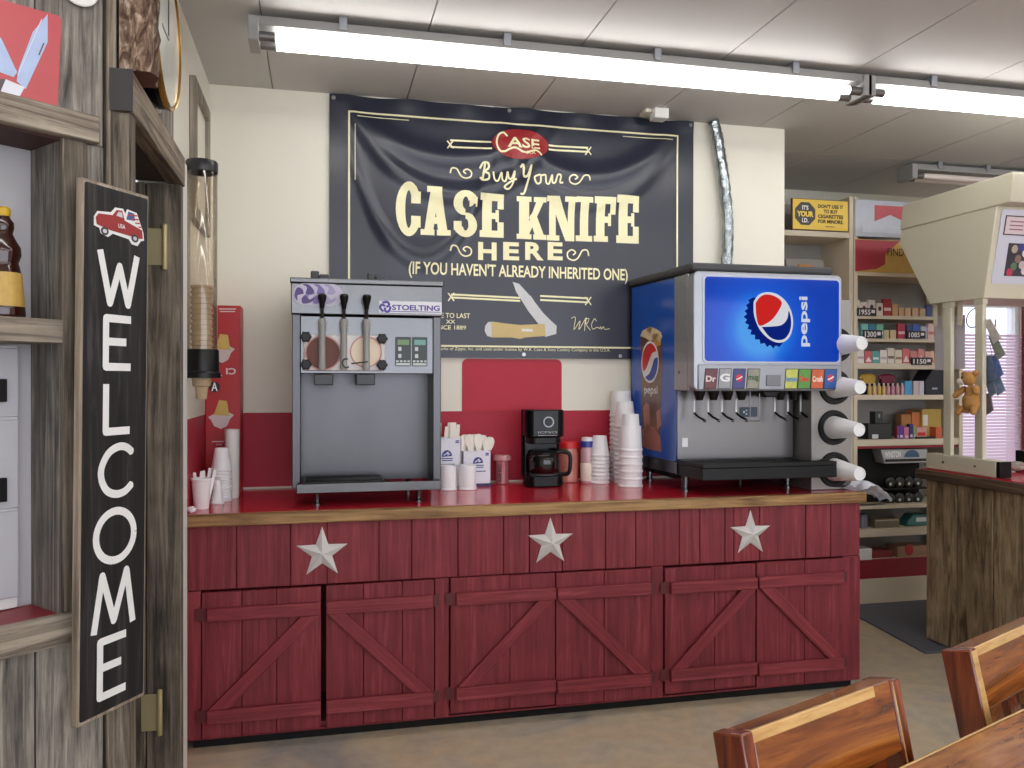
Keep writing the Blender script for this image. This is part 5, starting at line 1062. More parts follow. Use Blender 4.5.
for (xa, ya, xb, yb_, s_, ww) in ((66, 308, 242, 316, '1955', 'upper pack shelf'), (120, 330, 296, 338.3, '1300', 'middle pack shelf near the cup column'), (530, 331, 700, 338.5, '1085', 'middle pack shelf near the white papers'), (572, 357.5, 760, 365, '1150', 'lower pack shelf')):
    a, b, c_, d = front(c5(xa), ya, c5(xb), yb_, SYF - .004)
    t = thing('price_tag', 'black price tag with white numerals clipped on the ' + ww, 'price tag', ((a + b) / 2, SYF - .004, c_))
    build('tag', MB().box(a, b, SYF - .008, SYF + .0, c_, d), plain('tag black', (40, 36, 38), .5), t, .001)
    m = MB(); text(m, s_, a + .012, b - .045, c_ + .008, d - .010, fY(SYF - .008), .001, .02); m.flat([(b - .038, c_ + .02), (b - .012, c_ + .02), (b - .012, d - .012), (b - .038, d - .012)], fY(SYF - .008), .001); build('numerals', m, col(226, 222, 222), t, recalc=False, smoothing=False)
# snack shelf: little bottles, bags and a dark case
z0 = SHZ[4]
cols = [(206, 170, 96), (206, 176, 128), (200, 166, 92), (204, 170, 110), (196, 140, 150), (188, 130, 150), (196, 150, 150), (190, 150, 160)]
wd = ['gold', 'cream', 'gold', 'amber', 'pink', 'mauve', 'rose', 'lilac']
for k, x in enumerate((182, 226, 270, 314, 354, 398, 442, 486)):
    xx, _ = PX(SYF + .03)(c5(x), 388); r = .0125
    t = thing('energy_shot', 'little %s bottle, %s from the cup column in the front row under the packs' % (wd[k], ORD[k]), 'bottle', (xx, SYF + .03, z0), 0, 'little bottles in a row')
    build('bottle_body', MB().lathe((xx, SYF + .03, z0), [(r, 0), (r + .001, .004), (r + .001, .052), (.006, .066)], 12), plain('shot %d' % k, cols[k], .35, var=.15, scale=80), t)
    build('cap', MB().lathe((xx, SYF + .03, z0), [(.0065, .066), (.0065, .078)], 10), col(206, 196, 186), t)
for xa, xb, cl, w_ in ((512, 578, (70, 150, 200), 'bright blue'), (592, 640, (196, 176, 176), 'pale'), (646, 690, (190, 190, 206), 'white and blue')):
    a, b, _, d = front(c5(xa), 381, c5(xb), 384, SYF + .02)
    solo('small_carton', MB().box(a, b, SYF + .02, SYF + .06, z0, d), plain('carton ' + w_, cl, .4, var=.2, scale=60), 'small %s carton at the end of the little bottle row' % w_, 'box', ((a + b) / 2, SYF + .04, z0), bev=.001)
for xa, xb, cl, w_ in ((92, 255, (196, 160, 60), 'yellow'), (268, 432, (128, 40, 64), 'maroon')):
    a, b, _, d = front(c5(xa), 369.5, c5(xb), 372, SYF + .12)
    t = thing('snack_bag_rack', '%s bags in a small rack behind the little bottles' % w_, 'snack rack', ((a + b) / 2, SYF + .13, z0))
    build('stand', MB().box(a + .02, b - .02, SYF + .11, SYF + .15, z0, z0 + .075), M_BLACK, t, .003)
    m = MB(); m.ball(((a + b) / 2, SYF + .13, z0 + .115), (b - a) / 2, (1, .22, .42), 8); m.box(a + .02, b - .02, SYF + .115, SYF + .145, z0 + .07, z0 + .12); build('bag', m, plain('bag ' + w_, cl, .35, var=.3, scale=40), t)
a, b, _, d = front(c5(705), 373, c5(872), 375, SYF + .02)
t = thing('display_case', 'dark blue display case at the end of the little bottle shelf', 'case', ((a + b) / 2, SYF + .08, z0))
build('case_body', MB().prism([(a, z0), (b, z0), (b, d + .02), (a + .06, d + .03), (a, d - .05)], fY(SYF + .02), -.14, 0), plain('navy case', (28, 30, 44), .35), t, .004)
m = MB(); m.strokes([[(a + .05, z0 + .042), (b - .05, z0 + .042)]], .012, fY(SYF + .02), .001); build('lettering', m, col(170, 176, 196), t, recalc=False, smoothing=False)
# vape / lighter shelf
z0 = SHZ[5]
def boxthing(name, xa, ya, xb, yb_, cl, lab, cat='box', Y=SYF + .03, dep=.06, zb=None, mark=None, group=None, conv=c5, bev=.002, rough=.45):
    a, b, c_, d = front(conv(xa), ya, conv(xb), yb_, Y); c_ = z0 if zb is None else zb
    t = thing(name, lab, cat, ((a + b) / 2, Y + dep / 2, c_), 0, group)
    build('carton', MB().box(a, b, Y, Y + dep, c_, d), plain(name + ' %d %d %d' % cl, cl, rough, var=.12, scale=40), t, bev, 1)
    if mark:
        (p0, q0, p1, q1), mc = mark; m = MB()
        m.flat([(a + p * (b - a), c_ + q * (d - c_)) for p, q in ((p0, q0), (p1, q0), (p1, q1), (p0, q1))], fY(Y), .001); build('mark', m, col(*mc), t, recalc=False, smoothing=False)
    return (a, b, c_, d)
y7 = lambda v: 395 + v / 9.31
q = boxthing('pouch_display', 170, y7(268), 390, y7(410), (40, 44, 44), 'black display box with two white labels on the lighter shelf', 'box', mark=((.16, .05, .42, .32), (206, 206, 204)), dep=.12)
boxthing('pouch_box', 235, y7(155), 306, y7(245), (48, 54, 52), 'small black box standing on the black display box', 'box', Y=SYF + .06, zb=q[3], mark=((.4, .5, .62, .8), (150, 156, 150)))
for k, (xa, xb, ya, cl, w_) in enumerate(((455, 502, 285, (86, 50, 140), 'purple'), (506, 548, 300, (196, 110, 140), 'pink'), (553, 590, 270, (44, 50, 110), 'navy'), (592, 616, 290, (130, 160, 90), 'green'), (440, 454, 290, (150, 50, 90), 'magenta'))):
    boxthing('vape_pack', xa, y7(ya), xb, y7(400), cl, '%s upright pack in the coloured group on the lighter shelf' % w_, 'pack', group='coloured packs on the lighter shelf', dep=.03, mark=((.2, .1, .8, .3), (190, 180, 196)))
boxthing('lighter_carton', 620, y7(300), 716, y7(400), (200, 150, 140), 'white and red carton beside the green pack on the lighter shelf', mark=((.08, .25, .85, .55), (196, 36, 44)))
boxthing('brown_carton', 480, y7(178), 570, y7(300), (164, 110, 60), 'brown carton standing behind the purple pack', Y=SYF + .12)
boxthing('orange_carton', 576, y7(140), 662, y7(300), (190, 108, 60), 'orange carton with dark top standing behind the navy pack', Y=SYF + .12, mark=((0, .92, 1, 1), (40, 34, 34)))
boxthing('yellow_carton', 668, y7(130), 850, y7(400), (176, 148, 74), 'tall tan and yellow carton at the end of the lighter shelf', Y=SYF + .1, dep=.1, mark=((.06, .42, .3, .8), (212, 208, 204)))
boxthing('orange_tin', 800, y7(300), 860, y7(405), (196, 92, 60), 'orange tin in front of the yellow carton', 'tin', Y=SYF + .04)
boxthing('black_tray', 620, y7(388), 800, y7(412), (24, 22, 24), 'low black tray below the white and red carton', 'tray', Y=SYF + .008, dep=.02)
# big black tobacco rack under the lighter shelf
z0 = SHZ[6]; y8 = lambda v: 440 + v / 4.8; c8 = lambda v: 850 + v / 4.8
a, b, c_, d = front(c8(24), y8(36), c8(372), y8(312), SYF + .06)
t = thing('tobacco_rack', 'black display rack with a lettered silver header below the lighter shelf', 'rack', ((a + b) / 2, SYF + .12, SHZ[6]))
build('rack_body', MB().box(a, b, SYF + .14, SYF + .3, SHZ[6], SH[5][1] - .005), M_DARK, t)
hq = front(c8(148), y8(44), c8(372), y8(112), SYF + .03)
build('header', MB().prism([(hq[0] + .03, hq[2]), (hq[1], hq[2]), (hq[1], hq[3]), (hq[0], hq[3])], fY(SYF + .03), -.1, 0), plain('header silver', (176, 176, 178), .35, .3), t, .006)
m = MB(); text(m, 'WINSTON', hq[0] + .03, hq[0] + .155, hq[3] - .055, hq[3] - .012, fY(SYF + .03), .001, .03); build('lettering', m, M_WINK, t, recalc=False, smoothing=False)
m = MB(); cx = hq[0] + .24; m.flat(circ(cx, hq[3] - .055, .06, .05, 12, 0, math.pi), fY(SYF + .03), .0012); build('header_print', m, col(60, 90, 120), t, recalc=False, smoothing=False)
m = MB(); m.flat([(hq[0] + .035, hq[2] + .012), (hq[1], hq[2] + .012), (hq[1], hq[2] + .03), (hq[0] + .03, hq[2] + .03)], fY(SYF + .03), .001); build('dark_groove', m, M_KINK, t, recalc=False, smoothing=False)
for yy_, w_ in ((490, 'upper'), (506, 'lower')):
    zsh = PX(SYF + .06)(900, yy_ - 2)[1]; build('rack_shelf', MB().box(a + .03, b, SYF + .06, SYF + .14, zsh - .012, zsh), M_BLACK, t)
    for k, x in enumerate((183, 228, 272, 316)):
        cxx = PX(SYF + .09)(c8(x), yy_ - 6)[0]
        tt = thing('snuff_can', 'round black can, %s from the plastic bag on the %s rack shelf' % (ORD[k], w_), 'can', (cxx, SYF + .09, zsh), 0, 'black cans in the tobacco rack')
        build('can_body', MB().lathe((cxx, SYF + .09, zsh + .037), [(.034, .0), (.037, -.003), (.037, -.024), (.034, -.026)], 18, 'Y'), plain('can black', (30, 32, 30), .3), tt)
        build('can_label', MB().lathe((cxx - .004, SYF + .063, zsh + .028), [(.010, .0), (.010, -.002)], 10, 'Y'), col(196, 200, 196), tt)
# bottom shelves
z0 = SHZ[6]
boxthing('striped_box', 46, y8(312), 170, y8(332), (70, 68, 66), 'dark box with white letters at the counter end below the black rack', conv=c8, Y=SYF + .0, dep=.05, mark=((.62, .2, .95, .8), (210, 206, 200)))
z0 = SHZ[7]
a, b, c_, d = front(c8(52), y8(358), c8(94), y8(415), SYF + .05)
t = thing('glass_jar', 'small grey jar on the low tan shelf beside the red counter', 'jar', ((a + b) / 2, SYF + .08, z0)); r = (b - a) / 2
build('jar_body', MB().lathe(((a + b) / 2, SYF + .08, z0), [(r, 0), (r, d - z0 - .02), (r * .85, d - z0 - .012)], 16), plain('grey jar', (112, 110, 124), .3), t)
build('lid', MB().lathe(((a + b) / 2, SYF + .08, z0), [(r * .9, d - z0 - .012), (r * .9, d - z0)], 16), col(90, 84, 96), t)
boxthing('olive_tray', 120, y8(380), 238, y8(414), (112, 102, 84), 'flat olive box on the low tan shelf', conv=c8, mark=((.03, .8, .97, .95), (176, 166, 140)))
a, b, c_, d = front(c8(270), y8(358), c8(372), y8(416), SYF + .04)
t = thing('teal_bag', 'teal folded package with pale label on the low tan shelf', 'package', ((a + b) / 2, SYF + .08, z0))
build('bag', MB().prism([(a, z0), (b, z0), (b, d), (a + .06, d), (a + .02, d - .04)], fY(SYF + .04), -.1, 0), plain('teal wrap', (52, 110, 108), .4, var=.15, scale=20), t, .012, 3)
m = MB(); m.flat([(b - .09, z0 + .03), (b - .01, z0 + .03), (b - .01, d - .02), (b - .09, d - .02)], fY(SYF + .04), .001); build('paper_label', m, col(196, 200, 204), t, recalc=False, smoothing=False)
z0 = hz(561) + .0
boxthing('white_box', 44, y8(522), 106, y8(614), (226, 224, 222), 'white box on the bottom shelf at the end of the red counter', conv=c8, Y=SYF + .012, dep=.12)
boxthing('red_box', 108, y8(530), 206, y8(600), (130, 36, 44), 'red box on the bottom shelf beside the white box', conv=c8, Y=SYF + .05, dep=.12)
q = boxthing('tan_box', 228, y8(508), 372, y8(600), (156, 124, 98), 'tan cardboard box with a red heart shaped mark on the bottom shelf', conv=c8, Y=SYF + .035, dep=.12)
m = MB(); cx, cz = q[0] + .09, (q[2] + q[3]) / 2 + .01; m.flat(circ(cx, cz, .034, .038, 16), fY(SYF + .035), .001); o = bpy.data.objects['tan_box']
build('red_mark', m, col(170, 40, 44), o, recalc=False, smoothing=False)
build('bottom_board', MB().box(3.47, 4.26, SYF + .03, 5.12, hz(561) - .02, hz(561)), M_TAN, ur)
# floor mat
m = MB(); m.prism([(3.30, 4.78), (5.6, 4.78), (5.6, 3.2), (3.75, 3.2), (3.30, 4.0)], vz, 0.001, .012)
pm = [onZ(860.5, 619, 0), onZ(899, 640, 0)]
m = MB(); dxx = Vector(pm[1]) - Vector(pm[0]); e1 = Vector(pm[0]) - dxx * .25; e2 = Vector(pm[0]) + dxx * 1.6
m.prism([(e1.x, 4.79), (e1.x, e1.y), (e2.x, e2.y), (5.2, e2.y), (5.2, 4.79)], vz, .001, .011)
solo('floor_mat', m, plain('dark rubber mat', (92, 95, 104), .75, var=.08, scale=30, bump=.2), 'dark grey rubber mat on the floor behind the shop counter', 'mat', (4.2, 4.4, .001), bev=.003)
# ------------------------------------------------------------------ wooden shop counter, hood and things around it
WX = 3.38
t = thing('shop_counter', 'weathered plank shop counter with red top beside the chairs', 'counter', (3.75, 3.0, 0))
m = MB(); ysm = [4.058, 3.822, 3.575, 3.33, 3.09, 2.85, 2.61, 2.37, 2.13]
for a, b in zip(ysm, ysm[1:]): m.box(WX, WX + .025, b + .004, a - .004, .01 + random.uniform(0, .02), .925)
build('side_planks', m, M_PLANK, t, .003)
build('counter_body', MB().box(WX + .026, 4.12, 2.13, 4.05, 0, .925), M_PLANK, t)
m = MB(); m.box(WX - .035, 4.15, 2.1, 4.11, .925, .978); build('top_slab', m, wood('dark slab edge', [(52, 40, 32), (86, 68, 54), (118, 98, 80)], 'Y', 30, .7, .5), t, .008)
build('laminate', MB().box(WX - .0, 4.14, 2.12, 4.1, .978, .983), M_RLAM, t)
# hood on two posts over a base bar
HX = 3.40
t = thing('display_hood', 'cream enamel display hood on two posts over the shop counter', 'display', (3.75, 3.9, .983))
band = [(4.275, 2.535), (3.472, 2.535), (3.468, 2.50), (3.49, 2.386), (4.30, 2.388)]
lower = [(4.296, 2.389), (4.312, 2.307), (4.058, 1.921), (3.664, 1.919), (3.578, 2.387)]
fyz = lambda u, v, d: (d, u, v)
build('hood_band', MB().prism(band, fyz, HX - .006, 4.25), M_CREAMP, t, .006, 3)
build('hood_body', MB().prism(lower, fyz, HX, 4.24), M_CREAMP, t, .005, 3)
for a, b in ((3.967, 3.912), (3.74, 3.685)):
    m = MB(); m.box(HX + .014, HX + .04, b, a, 1.06, 1.925); m.box(HX + .010, HX + .044, b - .004, a + .004, 1.89, 1.925); build('post', m, M_CREAMP, t, .004)
build('base_bar', MB().box(HX, HX + .075, 3.581, 4.084, .984, 1.071), M_CREAMP, t, .004)
build('end_cap', MB().box(HX + .001, HX + .074, 3.556, 3.581, .985, 1.068), M_BLACK, t, .003)
for yy_ in (3.95, 3.72): build('bolt', MB().lathe((HX, yy_, 1.03), [(.006, 0), (.006, -.003)], 10, 'X'), M_DGREY, t)
# slanted white front sheet with notice and picture
A0, A1 = Vector((0, 3.578, 2.37)), Vector((0, 3.664, 1.935)); Lh = (A1 - A0).length; dn = (A1 - A0).normalized(); nn = Vector((0, dn.z, -dn.y)); nn = nn if nn.y < 0 else -nn
fF = lambda u, v, d=0: Vector((u, 0, 0)) + A0 + dn * v + nn * d
sh_ = build('white_sheet', MB().prism(rrect(HX + .03, 4.2, .0, Lh * .86, .015), fF, .001, .006), plain('white sheet', (206, 208, 222), .4, var=.02), t)
n_ = build('notice', MB().prism([(HX + .055, .03), (HX + .2, .03), (HX + .2, .13), (HX + .055, .13)], fF, .006, .0075), col(70, 50, 56), sh_)
m = MB(); m.prism([(HX + .062, .036), (HX + .193, .036), (HX + .193, .124), (HX + .062, .124)], fF, .0075, .0085); build('notice_paper', m, col(222, 204, 210), n_)
m = MB()
for k in range(3): m.strokes([[(HX + .085, .06 + k * .02), (HX + .17, .06 + k * .02)]], .007, fF, .009)
build('notice_lines', m, col(160, 110, 120), n_, recalc=False, smoothing=False)
pq = build('picture', MB().prism([(HX + .1, .17), (HX + .26, .17), (HX + .26, .34), (HX + .1, .34)], fF, .006, .008), plain('dark collage', (54, 52, 64), .4, var=.5, scale=40), sh_)
for ux, uy, cl in ((.14, .2, (176, 164, 140)), (.18, .19, (60, 60, 140)), (.21, .22, (226, 226, 230)), (.17, .25, (140, 110, 96)), (.15, .29, (90, 120, 90)), (.2, .28, (196, 180, 180)), (.13, .32, (190, 50, 90)), (.22, .31, (220, 200, 210))):
    m = MB(); m.flat(circ(HX + ux, uy, .02, .022, 9), fF, .0086); build('picture_spot', m, col(*cl), pq, recalc=False, smoothing=False)
# hanging paper slips below the hood
for k, (yy_, w_, h_) in enumerate(((4.05, .03, .12), (4.0, .028, .15), (3.985, .02, .17), (3.88, .03, .13), (3.86, .03, .10))):
    solo('paper_tag', MB().box(HX + .03 + .012 * (k % 2), HX + .033 + .012 * (k % 2), yy_ - w_ / 2, yy_ + w_ / 2, 1.922 - h_, 1.921), plain('slip %d' % k, (206, 198, 180), .6, var=.2, scale=50), 'pale paper tag hanging under the cream hood, %s from its far corner' % ORD[k], 'tag', (HX + .03, yy_, 1.921 - h_), 'paper tags under the hood')
# sheets of paper taped behind the posts
for py0, py1, x0p, x1p, lab in ((316, 370, 935, 951, 'white paper sheet taped behind the far hood post'), (316, 369, 952, 965, 'white paper sheet taped between the two hood posts')):
    y1, z1 = onX(x0p, py0, HX + .08); y0, _ = onX(x1p, py0, HX + .08); z0_ = onX((x0p + x1p) / 2, py1, HX + .08)[1]
    m = MB(); m.box(HX + .08, HX + .082, y0, y1, z0_, z1); solo('paper_sheet', m, plain('paper sheet', (232, 230, 238), .6, var=.03, trans=.5), lab, 'paper', (HX + .08, (y0 + y1) / 2, z0_))
# plush toy tied to the near post
py_, pz_ = onX(975, 392, HX - .01)
t = thing('plush_toy', 'tan plush animal toy tied to the near hood post', 'plush toy', (HX - .02, py_, pz_ - .1))
mt = plain('tan plush', (180, 132, 72), .9, var=.2, scale=90, bump=.6); mw = plain('white plush', (222, 210, 196), .9, var=.1, scale=90, bump=.6)
o_ = Vector((HX - .035, py_ + .0, pz_))
m = MB(); m.ball(o_ + Vector((0, 0, -.05)), .05, (.8, .95, 1.1), 8); m.ball(o_ + Vector((0, -.005, -.01)), .04, (.8, .9, 1.2), 8); build('plush_body', m, mt, t)
hd = MB(); hd.ball(o_ + Vector((-.01, .005, .07)), .042, (.85, 1, .9), 8); hd.ball(o_ + Vector((0, .045, .095)), .016, n=6); hd.ball(o_ + Vector((0, -.032, .1)), .016, n=6); hh = build('head', hd, mt, t)
build('muzzle', MB().ball(o_ + Vector((-.035, .035, .055)), .022, (.8, 1.3, .8), 6), mw, hh)
build('eye', MB().ball(o_ + Vector((-.044, .012, .078)), .006, n=6), M_KINK, hh)
for dy1, dz1, dy2, dz2, nm in ((.03, .02, .075, -.02, 'arm'), (-.035, .02, -.07, .0, 'arm'), (.03, -.08, .055, -.11, 'leg'), (-.03, -.08, -.05, -.105, 'leg')):
    build(nm, MB().tube([o_ + Vector((0, dy1, dz1)), o_ + Vector((-.02, (dy1 + dy2) / 2, (dz1 + dz2) / 2 + .004)), o_ + Vector((-.03, dy2, dz2))], [.018, .017, .015], 8).ball(o_ + Vector((-.03, dy2, dz2)), .0155, n=6), mt, t)
m = MB(); m.tube([o_ + Vector((.0, -.035, -.09)), o_ + Vector((-.02, -.0, -.105)), o_ + Vector((-.02, .05, -.1)), o_ + Vector((-.01, .085, -.07))], .008, 8); build('tail', m, mt, t)
# wire ring with hanging packets beside the near post
ry, rz_ = onX(974, 318, HX + .04)
m = MB(); rr = .052
ring = [(HX + .04 + .01 * math.sin(2 * math.pi * k / 20), ry + rr * math.cos(2 * math.pi * k / 20), rz_ + rr * math.sin(2 * math.pi * k / 20)) for k in range(21)]
m.tube(ring, .0035, 6); solo('wire_ring', m, M_DGREY, 'dark wire ring looped around the near hood post', 'ring', (HX + .04, ry, rz_ - rr))
pkm = [(984, 320, 1000, 344, (224, 216, 214), 'silver and pink'), (989, 336, 1004, 360, (160, 170, 156), 'grey green'), (985, 356, 995, 384, (110, 128, 160), 'dark blue'), (990, 356, 1002, 380, (120, 138, 200), 'blue'), (984, 372, 996, 398, (140, 156, 180), 'slate'), (992, 374, 1004, 396, (150, 170, 200), 'pale blue'), (984, 394, 992, 416, (150, 140, 146), 'grey')]
for k, (xa, ya, xb, yb_, cl, w_) in enumerate(pkm):
    X_ = HX + .03 + .008 * k; y1, z1 = onX(xa, ya, X_); y0, z0_ = onX(xb, yb_, X_)
    fq = lambda u, v, d=0, X_=X_: (X_ + d, u, v)
    hgt = z1 - z0_
    t = thing('hanging_packet', 'shiny %s packet hanging in the bunch beside the near hood post' % w_, 'packet', (X_, (y0 + y1) / 2, z0_), 0, 'packets hanging by the hood post')
    build('wrapper', MB().prism([(y1 + .008, z1), (y1 - .042, z1 + .004), (y0 - .008, z0_ + .03), (y0 + .045, z0_)], fq, 0, .006), plain('packet %d' % k, cl, .2, 0, var=.35, scale=40, trans=.35), t, .003)
    build('hang_string', MB().tube([(X_ + .002, y1 - .015, z1 - .01), (X_ + .004, y1 + .005, min(z1 + .06, rz_ - rr + .0))], .0012, 5), M_DGREY, t)
# black box and crinkled bag on the red top
y1, z1 = onX(1012.5, 449, 3.6); 
t = thing('card_terminal', 'small black box standing on the red shop counter top', 'box', (4.06, 4.0, .983))
build('body', MB().box(4.02, 4.12, 3.9, 4.09, .983, 1.075), M_BLACK, t, .004)
build('front_lip', MB().box(4.012, 4.02, 3.92, 4.07, .985, 1.0), M_DGREY, t)
m = MB(); m.ball((3.75, 3.82, 1.008), .055, (.9, 1.3, .42), 9)
for v in m.bm.verts: v.co += Vector((random.uniform(-.008, .008), random.uniform(-.01, .01), random.uniform(-.0, .012)))
solo('clear_wrapper', m, plain('crinkled clear wrap', (206, 196, 190), .15, trans=.4, coat=.5), 'crinkled clear plastic wrapper on the red shop counter top', 'wrapper', (3.75, 3.82, .984), smoothing=False)
# ------------------------------------------------------------------ far window with blinds and a red curtain
wx0, wx1, wz0, wz1 = 4.9, 5.56, .7, 2.12
m = MB(); 
for b in ((wx0, wx0 + .04, wz0, wz1), (wx1 - .04, wx1, wz0, wz1), (wx0 + .04, wx1 - .04, wz0, wz0 + .04), (wx0 + .04, wx1 - .04, wz1 - .04, wz1)): m.box(b[0], b[1], 5.62, 5.70, b[2], b[3])
struct('window_1', m, M_WHITE, bev=.003)
struct('window_pane', MB().box(wx0 + .04, wx1 - .04, 5.655, 5.661, wz0 + .04, wz1 - .04), glass('window glass', (250, 250, 252), .1))
t = thing('window_blind', 'pale pink horizontal slat blind half down in the far window', 'blind', ((wx0 + wx1) / 2, 5.6, wz0))
m = MB(); zt_ = PX(5.59)(990, 334)[1]; k = 0; z = wz0 + .03
while z < zt_: m.hexa([(wx0 + .01, 5.585, z - .008), (wx1 - .01, 5.585, z - .008), (wx1 - .01, 5.609, z + .012), (wx0 + .01, 5.609, z + .012)], [(wx0 + .01, 5.585, z - .0065), (wx1 - .01, 5.585, z - .0065), (wx1 - .01, 5.609, z + .0135), (wx0 + .01, 5.609, z + .0135)]); z += .026
build('slats', m, plain('blind slat', (240, 224, 232), .5, trans=.45, var=.02), t, recalc=True)
build('head_rail', MB().box(wx0, wx1, 5.575, 5.61, wz1 - .02, wz1 + .02), M_WHITE, t, .003)
build('wand', MB().tube([(5.28, 5.57, 1.98), (5.28, 5.57, 1.62)], .006, 6), M_DGREY, t)
m = MB()
for i in range(14):
    x0, x1 = 5.54 + .03 * i, 5.57 + .03 * i; ya, yb_ = 5.56 + .012 * math.sin(i * 1.9), 5.56 + .012 * math.sin((i + 1) * 1.9)
    m.hexa([(x0, ya, .3), (x1, yb_, .3), (x1, yb_ + .004, .3), (x0, ya + .004, .3)], [(x0, ya, 2.2), (x1, yb_, 2.2), (x1, yb_ + .004, 2.2), (x0, ya + .004, 2.2)])
bmesh.ops.remove_doubles(m.bm, verts=m.bm.verts, dist=1e-5)
solo('curtain', m, plain('red curtain', (180, 40, 66), .7, trans=.3), 'red curtain hanging beside the far window', 'curtain', (5.75, 5.56, .3))
# ------------------------------------------------------------------ fluorescent strip lights
def strip(label, x0, x1, y, lit, group, zc=ZC):
    t = thing('strip_light', label, 'ceiling light', ((x0 + x1) / 2, y, zc), 0, group)
    m = MB(); m.prism([(y - .065, zc - .062), (y + .065, zc - .062), (y + .05, zc - .02), (y - .05, zc - .02)], fyz, x0 - .03, x1 + .03); build('housing', m, plain('grey lamp housing', (158, 157, 155), .45), t, .002)
    for k in range(4):
        xx = x0 + (x1 - x0) * (.12 + .25 * k); build('ceiling_clip', MB().box(xx - .016, xx + .016, y - .07, y + .07, zc - .05, zc), M_SILVER, t, .002)
    for xx, s_ in ((x0, -1), (x1, 1)):
        build('end_socket', MB().box(xx + min(0, s_ * .04), xx + max(0, s_ * .04), y - .075, y + .075, zc - .125, zc - .03), plain('grey lamp housing', (158, 157, 155), .45), t, .003)
    for dy in (-.042, .042):
        build('fluorescent_tube', MB().lathe((0, y + dy, zc - .098), [(.019, x0 + .062), (.019, x1 - .062)], 14, 'X'), M_TUBE if lit else M_TUBEOFF, t)
        for xa, xb in ((x0, x0 + .062), (x1 - .062, x1)): build('tube_end', MB().lathe((0, y + dy, zc - .098), [(.0195, xa), (.0195, xb)], 14, 'X'), plain('tube cap', (120, 118, 116), .35, .6), t)
    return t
LY = 3.425
t0 = strip('long lit fluorescent strip light running along the ceiling above the banner', -.225, 2.455, LY, True, None)
lab = 'lit fluorescent strip light continuing the ceiling row beyond the banner'
dup(t0, (t0.location.x + 2.74, LY, ZC), 0, lab)
tf = strip('unlit white fluorescent strip light over the shelves behind the cream hood', 3.80, 5.3, 4.72, False, None)
# further rows of the same shop lights behind the camera
for yy_, xs_, w_ in ((1.3, (-1.5, 1.3, 4.1), 'row over the chairs'), (-.5, (-1.5, 1.3, 4.1), 'middle row of the shop'), (-2.3, (-1.5, 1.3, 4.1), 'last row of the shop')):
    for k, x in enumerate(xs_): dup(t0, (x + 1.37, yy_, ZC), 0, 'lit fluorescent strip light, %s in the %s' % (ORD[k], w_), 'shop lights out of the picture')
# ------------------------------------------------------------------ chairs and table
TD = Vector((math.cos(R(21.4)), math.sin(R(21.4)), 0)); TN = Vector((-TD.y, TD.x, 0))
TZ = .775
e0 = Vector((*onZ(895, 768, TZ), 0)); e1 = Vector((*onZ(1024, 707, TZ), 0))
TD = (e1 - e0).normalized(); TN = Vector((-TD.y, TD.x, 0)); arz = math.atan2(TD.y, TD.x)
TMx = Matrix(((TD.x, TN.x, 0, e0.x), (TD.y, TN.y, 0, e0.y), (0, 0, 1, 0), (0, 0, 0, 1)))
t = thing('dining_table', 'varnished cedar plank table with the two chairs tucked against it', 'table', TMx @ Vector((.5, -.35, 0)), arz)
m = MB(TMx)
for k, (a, b) in enumerate(((-.006, -.17), (-.172, -.34), (-.342, -.51), (-.512, -.7))): m.box(-.45, 1.75, b, a, TZ - .04, TZ)
build('tabletop', m, M_CEDAR, t, .005, 3)
build('sapwood_edge', MB(TMx).box(-.45, 1.75, -.006, 0, TZ - .04, TZ - .001), M_SAP, t, .003)
for lx, ly in ((-.36, -.08), (1.66, -.08), (-.36, -.62), (1.66, -.62)): build('leg', MB(TMx).box(lx - .035, lx + .035, ly - .035, ly + .035, 0, TZ - .04), M_CEDARD, t, .004)
build('apron', MB(TMx).box(-.33, 1.63, -.62, -.6, TZ - .12, TZ - .04).box(-.33, 1.63, -.1, -.08, TZ - .12, TZ - .04), M_CEDARD, t, .003)
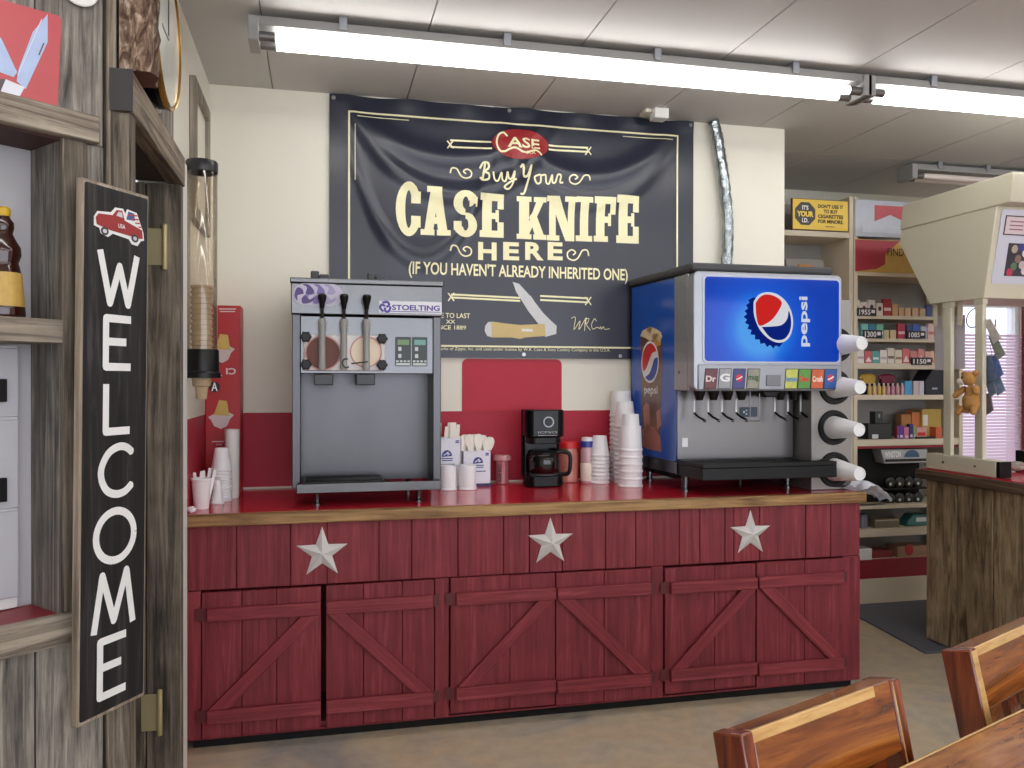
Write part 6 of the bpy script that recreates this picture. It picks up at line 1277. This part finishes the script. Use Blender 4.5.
# chair: local frame x along the back rail, y away from the table, z up; built about its own origin
CZ = .885
p0 = Vector((*onZ(741, 735, CZ), 0)); p1 = Vector((*onZ(899, 677, CZ), 0)); W_ = (p1 - p0).length; crz = math.atan2((p1 - p0).y, (p1 - p0).x)
LEAN = .22
def chair(origin, rz, label, pale):
    Tm = Matrix.Translation(origin) @ Matrix.Rotation(rz, 4, 'Z')
    t = thing('dining_chair', label, 'chair', origin, rz, 'cedar chairs')
    W = W_; hs = .46
    bk = lambda z: .0 - (CZ - z) * LEAN                    # y of the back's front face at height z
    def slab(x0, x1, z0, z1, d0, d1):
        q = lambda x, d, z: (x, bk(z) + d, z - d * .26)
        return MB(Tm).hexa([q(x0, d0, z0), q(x1, d0, z0), q(x1, d1, z0), q(x0, d1, z0)], [q(x0, d0, z1), q(x1, d0, z1), q(x1, d1, z1), q(x0, d1, z1)])
    rail = build('top_rail', slab(.03, W - .012, CZ - .135, CZ, .004, .058), M_CEDAR, t, .006, 3)
    build('sapwood_edge', slab(.03, W - .085, CZ - .021, CZ - .0, .0025, .013), M_SAP, rail, .002)
    for x0, w_ in ((0, .031), (W - .031, .031)):
        p = slab(x0, x0 + w_, hs, CZ, .0, .064)
        p.hexa([(x0, bk(hs) + .002, 0), (x0 + w_, bk(hs) + .002, 0), (x0 + w_, bk(hs) + .05, 0), (x0, bk(hs) + .05, 0)], [(x0, bk(hs) + .002, hs), (x0 + w_, bk(hs) + .002, hs), (x0 + w_, bk(hs) + .06, hs), (x0, bk(hs) + .06, hs)])
        lg = build('rear_leg', p, M_CEDARD, t, .004)
        if pale or x0 > 0: build('sapwood_face', slab(x0 + .003, x0 + (.028 if x0 == 0 and pale else .006), hs + .05, CZ - .004, -.001, .004), M_SAP, lg)
    for k in range(4):
        x0 = .05 + (W - .1) * (k + .5) / 4 - .03
        build('back_slat', slab(x0, x0 + .06, hs + .04, CZ - .134, .014, .034), M_CEDARD if k % 2 else M_CEDAR, t, .003)
    build('lower_rail', slab(.048, W - .048, hs, hs + .05, .008, .04), M_CEDAR, t, .004)
    ys = bk(hs)
    m = MB(Tm)
    for k in range(4): m.box(.0, W, ys - .42 + .105 * k, ys - .42 + .105 * k + .103, hs - .04, hs - .002)
    build('seat', m, M_CEDAR, t, .005)
    for x0 in (.01, W - .06): build('front_leg', MB(Tm).box(x0, x0 + .05, ys - .41, ys - .36, 0, hs - .04), M_CEDARD, t, .004)
    for x0 in (.02, W - .05): build('stretcher', MB(Tm).box(x0, x0 + .03, ys - .37, ys + .01, .16, .2), M_CEDARD, t, .003)
    return t
ch = chair(p0, crz, 'varnished cedar chair with knotty top rail standing clear of the shop counter', False)
q0 = Vector((*onZ(970, 650, CZ), 0))
chair(q0, crz + .06, 'varnished cedar chair with a pale sapwood post, nearest the plank shop counter', True)
# ------------------------------------------------------------------ daylight and exposure
w = bpy.data.worlds.new('daylight'); scene.world = w; w.use_nodes = True
bg = w.node_tree.nodes['Background']; bg.inputs[0].default_value = lin((232, 238, 255)); bg.inputs[1].default_value = 2.2
vs = scene.view_settings; vs.view_transform = 'Standard'; vs.look = 'None'; vs.gamma = 1; vs.use_curve_mapping = False; vs.exposure = 0.27
